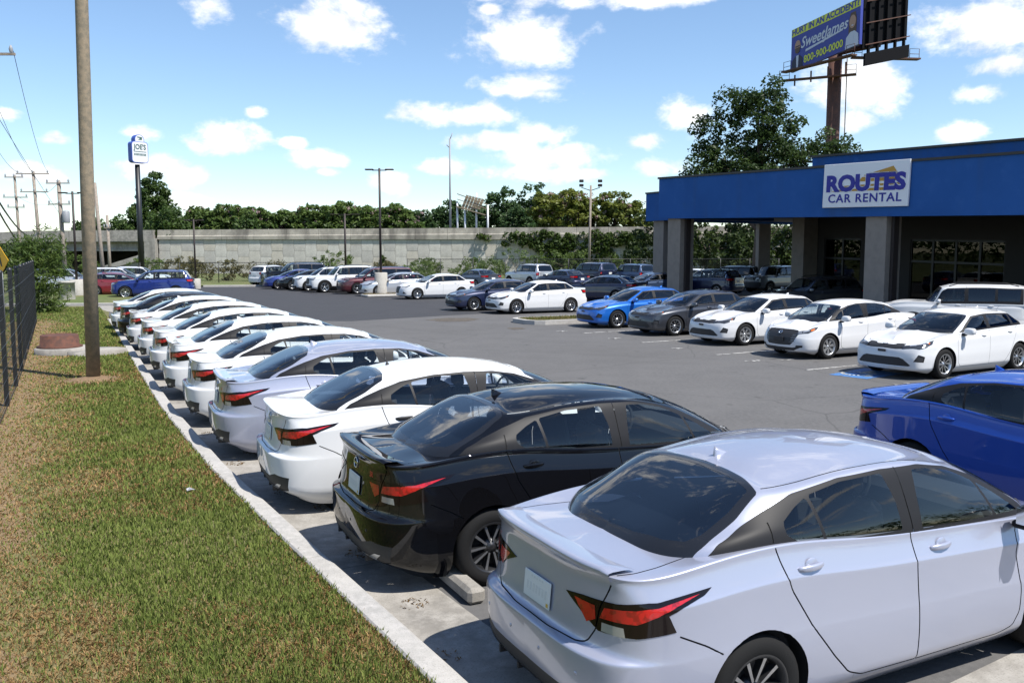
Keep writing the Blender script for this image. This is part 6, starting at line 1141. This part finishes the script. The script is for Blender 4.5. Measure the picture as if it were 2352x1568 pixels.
for k, (x, y, z, w, h_, lab) in enumerate(((-50, 118, 4, 6.5, 5.2, 'broad dark tree behind the overpass left of the thick pole'), (-43.5, 112, 4, 3.6, 4.6, 'bushy green tree just left of the pointed cedar'), (-33.6, 112, 3.5, 2.4, 4.0, 'small green tree right of the pointed cedar'), (-58, 122, 4, 4.5, 3.6, 'low dark tree at the far end of the overpass'))):
    tree('broadleaf_tree', lab, (x, y, z-3), [(0, 0, h_*.55+2.4, w*.55, w*.5, h_*.5), (-w*.35, 0, h_*.4+2, w*.4, w*.4, h_*.38), (w*.35, 0, h_*.42+2, w*.4, w*.4, h_*.36)], 130, 40, .22, GD, GM, 30+k, .25, group='trees beyond the overpass', cl_r=(.5, .9))
def myrtle(x, w, h_, lab, seed, c1, c2, y=131, z=4.0, n=110, pink=0.12, grp='crape myrtle row beyond the parapet'):
    L_ = [((i-1)*w*.42, 0, h_*(.45+.12*math.sin(i*2.1+seed)), w*.36, w*.4, h_*.42) for i in range(3)]+[(0, 0, h_*.78, w*.4, w*.36, h_*.24)]
    t = tree('crape_myrtle', lab, (x, y, z), L_, n, 46, .28, c1, c2, seed, .14, group=grp, cl_r=(.5, .85), limbs=8, squash=.6)
    r = np.random.default_rng(seed+500); cs = [(r.normal()*w*.45, -w*.25*r.random()-.4, h_*(.45+.5*r.random())) for _ in range(int(n*pink*1.2))]; V, c = leaves(cs, [.28]*len(cs), 12, .13, (.42, .27, .28), (.48, .36, .34), seed+600); link('blossom', quad_mesh('blossom', V, M_leaf, c.astype(np.float32)), t)
pos = ['first', 'second', 'third', 'fourth', 'fifth', 'sixth', 'seventh', 'eighth']
for k in range(8): myrtle(-46+k*4.15, 5.0, 5.0+.5*math.sin(k*1.7)+.10*k, 'flowering crape myrtle, %s from the cedar in the row beyond the parapet' % pos[k], 50+k, (.065, .115, .028), (.13, .185, .045), n=150)
myrtle(7.6, 6.5, 7.0, 'golden green crape myrtle with pink blooms behind the floodlight pole', 70, (.10, .135, .022), (.20, .215, .04), 122, 4, 200, .2, None); myrtle(14.2, 6.5, 6.6, 'golden green tree beside the end of the blue canopy', 71, (.09, .125, .022), (.18, .20, .04), 122, 4, 190, .15, None)
pines = [(-14.5, 138, 5.6, 4.2), (-10.0, 140, 7.4, 5.0), (-5.4, 142, 6.4, 5.2), (-1.6, 140, 9.6, 5.5), (3.4, 142, 10.2, 5.2), (7.0, 144, 8.0, 5.0), (1.0, 134, 6.0, 4.5), (-7.0, 133, 4.8, 4.2)]
lab = ['low dark pine nearest the tall lamp pole', 'round dark pine left of the steel mast', 'dark pine behind the steel mast', 'tall twin-topped dark pine right of the gantry', 'tallest dark round pine beyond the parapet', 'dark pine behind the golden myrtle', 'lower mid green pine in front of the tall pines', 'low green pine below the mast']
for k, (x, y, h_, w) in enumerate(pines): tree('pine_tree', lab[k], (x, y, 3.5), [(0, 0, h_*.75, w*.42, w*.4, h_*.24), (-w*.25, 0, h_*.5, w*.45, w*.4, h_*.3), (w*.28, 0, h_*.45, w*.42, w*.4, h_*.3)], 110, 40, .25, (.036, .075, .028), (.078, .130, .042), 80+k, .22, group='pines beyond the highway', cl_r=(.5, .9))
for k, (x, y, w, h_) in enumerate(((16.0, 92, 6.5, 7.6), (21, 94, 7, 8.0), (26.5, 95, 7, 7.6), (32, 94, 6, 8.0), (23, 88, 5, 4.2), (37, 99, 7, 8))):
    tree('ivy_covered_tree', 'ivy covered tree seen under the canopy, %s from the grey column' % pos[k], (x, y, 0), [(0, 0, h_*.6, w*.5, w*.45, h_*.42), (-w*.3, 0, h_*.3, w*.35, w*.35, h_*.32), (w*.3, 0, h_*.3, w*.35, w*.35, h_*.32)], 120, 40, .20, (.018, .036, .011), (.062, .090, .022), 100+k, .2, group='trees behind the canopy', cl_r=(.45, .8))
# ivy on the highway wall
r = np.random.default_rng(44); cs = []; rs = []
def ivy_patch(x0, x1, z0, z1, n):
    for _ in range(n): cs.append((x0+(x1-x0)*r.random(), HY-.42-.25*r.random(), z0+(z1-z0)*r.random()**.8)); rs.append(.35+.3*r.random())
ivy_patch(1, 15, 3.2, 5.2, 70); ivy_patch(3, 13, 1.2, 3.6, 60); ivy_patch(4, 9, -.2, 1.6, 30); ivy_patch(-4, 1.5, 3.6, 5.0, 12); ivy_patch(13, 20, 3.8, 5.0, 20); ivy_patch(14.6, 15.8, -.5, 5, 26); ivy_patch(17.6, 18.6, 0, 4.4, 14); ivy_patch(22, 40, 0, 5.8, 120); ivy_patch(-16.2, -15.9, -.2, 2.2, 5)
V, c = leaves(cs, rs, 44, .20, (.030, .060, .014), (.085, .125, .025), 45, squash=.9); tag(link('ivy', quad_mesh('ivy', V, M_leaf, c.astype(np.float32))), 'thick green ivy hanging over the highway wall and parapet', 'ivy', kind='stuff')
def shrub(lab, x, y, w, h_, seed, c1=GM, c2=GL, size=.13, n=45, z=0, grp='shrubs along the fence'): return tree('shrub', lab, (x, y, z), [(0, 0, h_*.5, w*.5, w*.4, h_*.5), (w*.2, 0, h_*.75, w*.25, w*.25, h_*.3)], n, 34, size, c1, c2, seed, .04, group=grp, cl_r=(.22, .42), limbs=8, cat='shrub', kids=('stem', 'foliage'), asp=.35)
sh = [(-20.5, 101, 5, 2.8, 'broad willowy shrub against the wall behind the minivan'), (-14.6, 100, 3.5, 1.6, 'tan seeded shrub right of the tall lamp'), (-9.5, 96, 4, 1.9, 'olive shrub behind the white sedan'), (-4.5, 90, 4.2, 2.0, 'dense shrub above the grey sedan'), (.5, 91, 6, 3.0, 'leafy shrub left of the ivy'), (5.5, 91, 5.5, 2.8, 'shrub under the thickest ivy'), (11, 91, 5, 2.2, 'low shrub below the floodlight pole'), (15.6, 92, 4, 2.6, 'shrub next to the canopy column'), (-40, 96, 5, 2.0, 'low shrub left of the blue suv'), (-34, 90, 4, 2.2, 'brown weedy shrub behind the blue suv'), (-30.5, 82, 4.5, 2.0, 'dry tall weeds left of the fence posts'), (-26.5, 81, 4.5, 1.9, 'dry tall weeds in the middle of the fence'), (-22.5, 81, 4.5, 1.8, 'dry tall weeds right end of the fence'), (-18.5, 84, 4.0, 1.6, 'green weeds behind the far white suv'), (-46, 92, 6, 2.4, 'green shrub below the overpass slope'), (-9, 84.5, 4, 1.8, 'olive hedge left end of the right fence'), (-3, 85.5, 5, 1.9, 'olive hedge in the middle of the right fence')]
for k, (x, y, w, h_, l_) in enumerate(sh): shrub(l_, x, y, w, h_, 140+k, *(((.075, .075, .025), (.14, .12, .045)) if k in (1, 9, 10, 11, 12) else (GM, GL)))
tree('bamboo_bush', 'tall narrow-leaved green bush at the end of the black fence', (-20.3, 37.6, 0), [(0, 0, 1.6, 1.1, 1.0, 1.5), (.3, 0, 2.7, .8, .7, .9), (-.8, .2, 2.5, .7, .7, .8), (.5, 0, .8, .7, .7, .7)], 135, 46, .14, (.05, .095, .02), (.13, .18, .04), 170, .05, cl_r=(.25, .5), limbs=18, cat='bush', kids=('stem', 'foliage'), asp=.16, droop=.25)
# woods on the other side of the road, behind the camera
cs = []; rs = []; r = np.random.default_rng(66)
for k in range(560):
    a = R(-170+200*r.random()); d = 70+25*r.random(); hh = 7+5*math.sin(a*5)+3*r.random(); cs.append((d*math.cos(a), d*math.sin(a)-12, hh*r.random()**.6)); rs.append(1.6+1.2*r.random())
for k in range(260): cs.append((-80-110*r.random(), 30+90*r.random(), 9*r.random()**.7)); rs.append(1.6+1.2*r.random())
V, c = leaves(cs, rs, 26, .55, GD, GM, 67); tag(link('treeline', quad_mesh('treeline', V, M_leaf, c.astype(np.float32))), 'belt of dark woods across the road beside and behind the viewer', 'treeline', kind='stuff')
# ================================================================ parked cars
def at_rear(p, h, L=4.496): return (p[0]+math.cos(R(h))*L/2, p[1]+math.sin(R(h))*L/2)
ROW = 'compact sedans backed up to the verge kerb'
SR = ('rod_antenna',); BASE = ('shark_fin_antenna', 'spoiler', 'trim_badge')
VR = [(.069, 4.852, 27.1, P_silver, ('rod_antenna', 'trim_badge', 'badge'), 'pale silver sedan with red tail lamps, nearest of the row'), (-1.409, 7.227, 26, P_black, SR, 'glossy black sedan with spoiler beside the nearest silver one'), (-2.717, 9.343, 24, P_white, BASE, 'white sedan with rod antenna and black handles next to the black sedan'), (-4.058, 11.659, 24, P_silver, SR, 'silver lavender sedan with shark fin, fourth of the kerb row'), (-5.219, 13.829, 24.5, P_white, BASE, 'white sedan with rod antenna, fifth of the kerb row'), (-6.533, 16.315, 24.5, P_white, SR, 'white sedan with shark fin and spoiler, sixth of the kerb row'),
      (-7.82, 18.83, 25, P_white, BASE, 'white sedan with rod antenna, seventh of the kerb row'), (-9.2, 21.5, 24.8, P_white, BASE, 'white sedan with rod antenna, eighth of the kerb row'), (-10.74, 24.4, 25, P_white, SR, 'white sedan with shark fin, ninth of the kerb row'), (-12.2, 27.1, 25, P_black, BASE, 'black sedan far down the kerb row between two white ones'), (-13.5, 29.5, 25, P_white, BASE, 'white sedan at the far end of the kerb row')]
for (x, y, h, p, sk, lab) in VR: place_car('versa', 'parked_sedan', lab, 'car', at_rear((x, y), h), h, p, ROW, skip=sk, over={'door_handle': M_plastic} if sk is BASE else {'door_mirror': M_black})
place_car('versa', 'blue_sedan', 'deep blue sedan crossing in front of the nearest silver sedan', 'car', at_rear((4.6, 10.7), -60), -60, P_blue, None, skip=SR)
OPP = 'sedans parked facing the aisle'
for key, x, y, h, p, wh, lab in (('forte', 9.98, 20.01, 210, P_white, None, 'white sedan with thin black grille behind the wheelchair marking'), ('versa', 8.8, 23.44, 208, P_white, 'cover', 'white sedan with a large black grille between two white sedans'), ('forte', 7.59, 26.68, 207, P_white, 'cover', 'white sedan with silver wheel covers next to the grey sedan'), ('forte', 6.14, 29.63, 206, P_gray, None, 'gunmetal grey sedan beside the bright blue one'), ('forte', 4.64, 32.45, 205, P_azure, None, 'bright blue sedan parked against the kerbed island'), ('forte', 1.08, 39.61, 206, P_white, None, 'white sedan parked beyond the kerbed island'), ('forte', -.85, 41.6, 206, P_navy, None, 'dark navy sedan half hidden behind the white one by the pothole')):
    place_car(key, 'parked_sedan', lab, 'car', (x, y), h, p, OPP, wheel=wh, skip=BASE+('rod_antenna',) if key == 'versa' else ())
FAR = 'cars in the far rows'
for key, nm, x, y, h, p, lab in (('sentra', 'parked_sedan', -4.5, 51.6, 205, P_white, 'white sedan with dark wheels right of the lamp island'), ('sedan', 'parked_sedan', -7.2, 55.2, 205, P_sil2, 'silver sedan partly behind the concrete lamp base'), ('van', 'minivan', -9.0, 58.2, 205, P_maroon, 'maroon minivan behind the silver sedan'), ('suv', 'suv', -11.6, 60.0, 205, P_white, 'tall white suv left of the maroon minivan'), ('cuv', 'suv', -13.2, 62.4, 205, P_white, 'small white suv left of the tall white suv'), ('sentra', 'parked_sedan', -14.8, 64.2, 205, P_black, 'black car squeezed beside the small white suv'), ('sentra', 'parked_sedan', -16.3, 66.0, 205, P_royal, 'blue hatchback next to the big black suv'), ('big', 'suv', -17.2, 69.6, 205, P_black, 'big black suv with a chrome grille'), ('cuv', 'suv', -19.2, 71.5, 62, P_white, 'far white suv seen from behind at the end of the row'),
     ('cuv', 'suv', -21.3, 52.3, 194, P_royal, 'royal blue suv with bright window trim seen from the side'), ('sedan', 'parked_sedan', -24.4, 55.0, 14, P_red, 'dark red sedan behind the blue suv'), ('sedan', 'parked_sedan', -25.6, 57.6, 14, P_navy, 'dark sedan behind the red one'), ('cuv', 'suv', -27.0, 60.6, 14, P_white, 'white suv at the back of the left group'), ('cuv', 'suv', -27.2, 64.5, 14, P_white, 'white suv roof showing behind the blue suv'), ('cuv', 'suv', -29.6, 58.5, 14, P_sil2, 'pale suv behind the thick pole'),
     ('sedan', 'parked_sedan', -2.7, 66.2, 125, P_slate, 'slate grey sedan facing the wall behind the white sedan'), ('suv', 'suv', 1.3, 69.5, 125, P_sil2, 'silver suv with a spare wheel on its tailgate'), ('sedan', 'parked_sedan', 3.7, 65.0, 125, P_navy, 'dark sedan with a white plate facing the wall'), ('big', 'suv', 6.3, 71.5, 125, P_navy, 'long dark suv nearest the dark sedan'), ('suv', 'suv', 9.2, 69.5, 125, P_dusk, 'dark blue suv beside the canopy column'), ('sedan', 'parked_sedan', 5.1, 48.6, 140, P_navy, 'navy sedan with bright window line behind the blue sedan'), ('sedan', 'parked_sedan', 8.6, 54.5, 205, P_dusk, 'dusk blue sedan mostly hidden behind the columns'),
     ('cuv', 'suv', 12.3, 55.5, 132, P_navy, 'dark suv parked under the canopy seen from behind'), ('van', 'minivan', 15.8, 63.5, 130, P_black, 'black van in deep shade under the canopy'), ('sedan', 'parked_sedan', 13.8, 67.5, 130, P_white, 'white roofed sedan beyond the canopy'), ('box', 'suv', 17.8, 60.0, 212, P_area, 'grey boxy suv with lettered grille under the canopy'), ('cuv', 'suv', 13.0, 38.2, 198, P_gray, 'dark grey suv under the canopy beside the column'), ('box', 'suv', 14.4, 28.6, 157, P_white, 'white boxy suv behind the white sedan at the building')):
    place_car(key, nm, lab, 'car', (x, y), h, p, FAR, scale=.94 if 'white boxy' in lab else 1.0)
place_car('sedan', 'moving_car', 'dark blue car driving on the highway behind the parapet', 'car', (-23.2, HY+3.2), 180, P_royal, None, z=4.2)
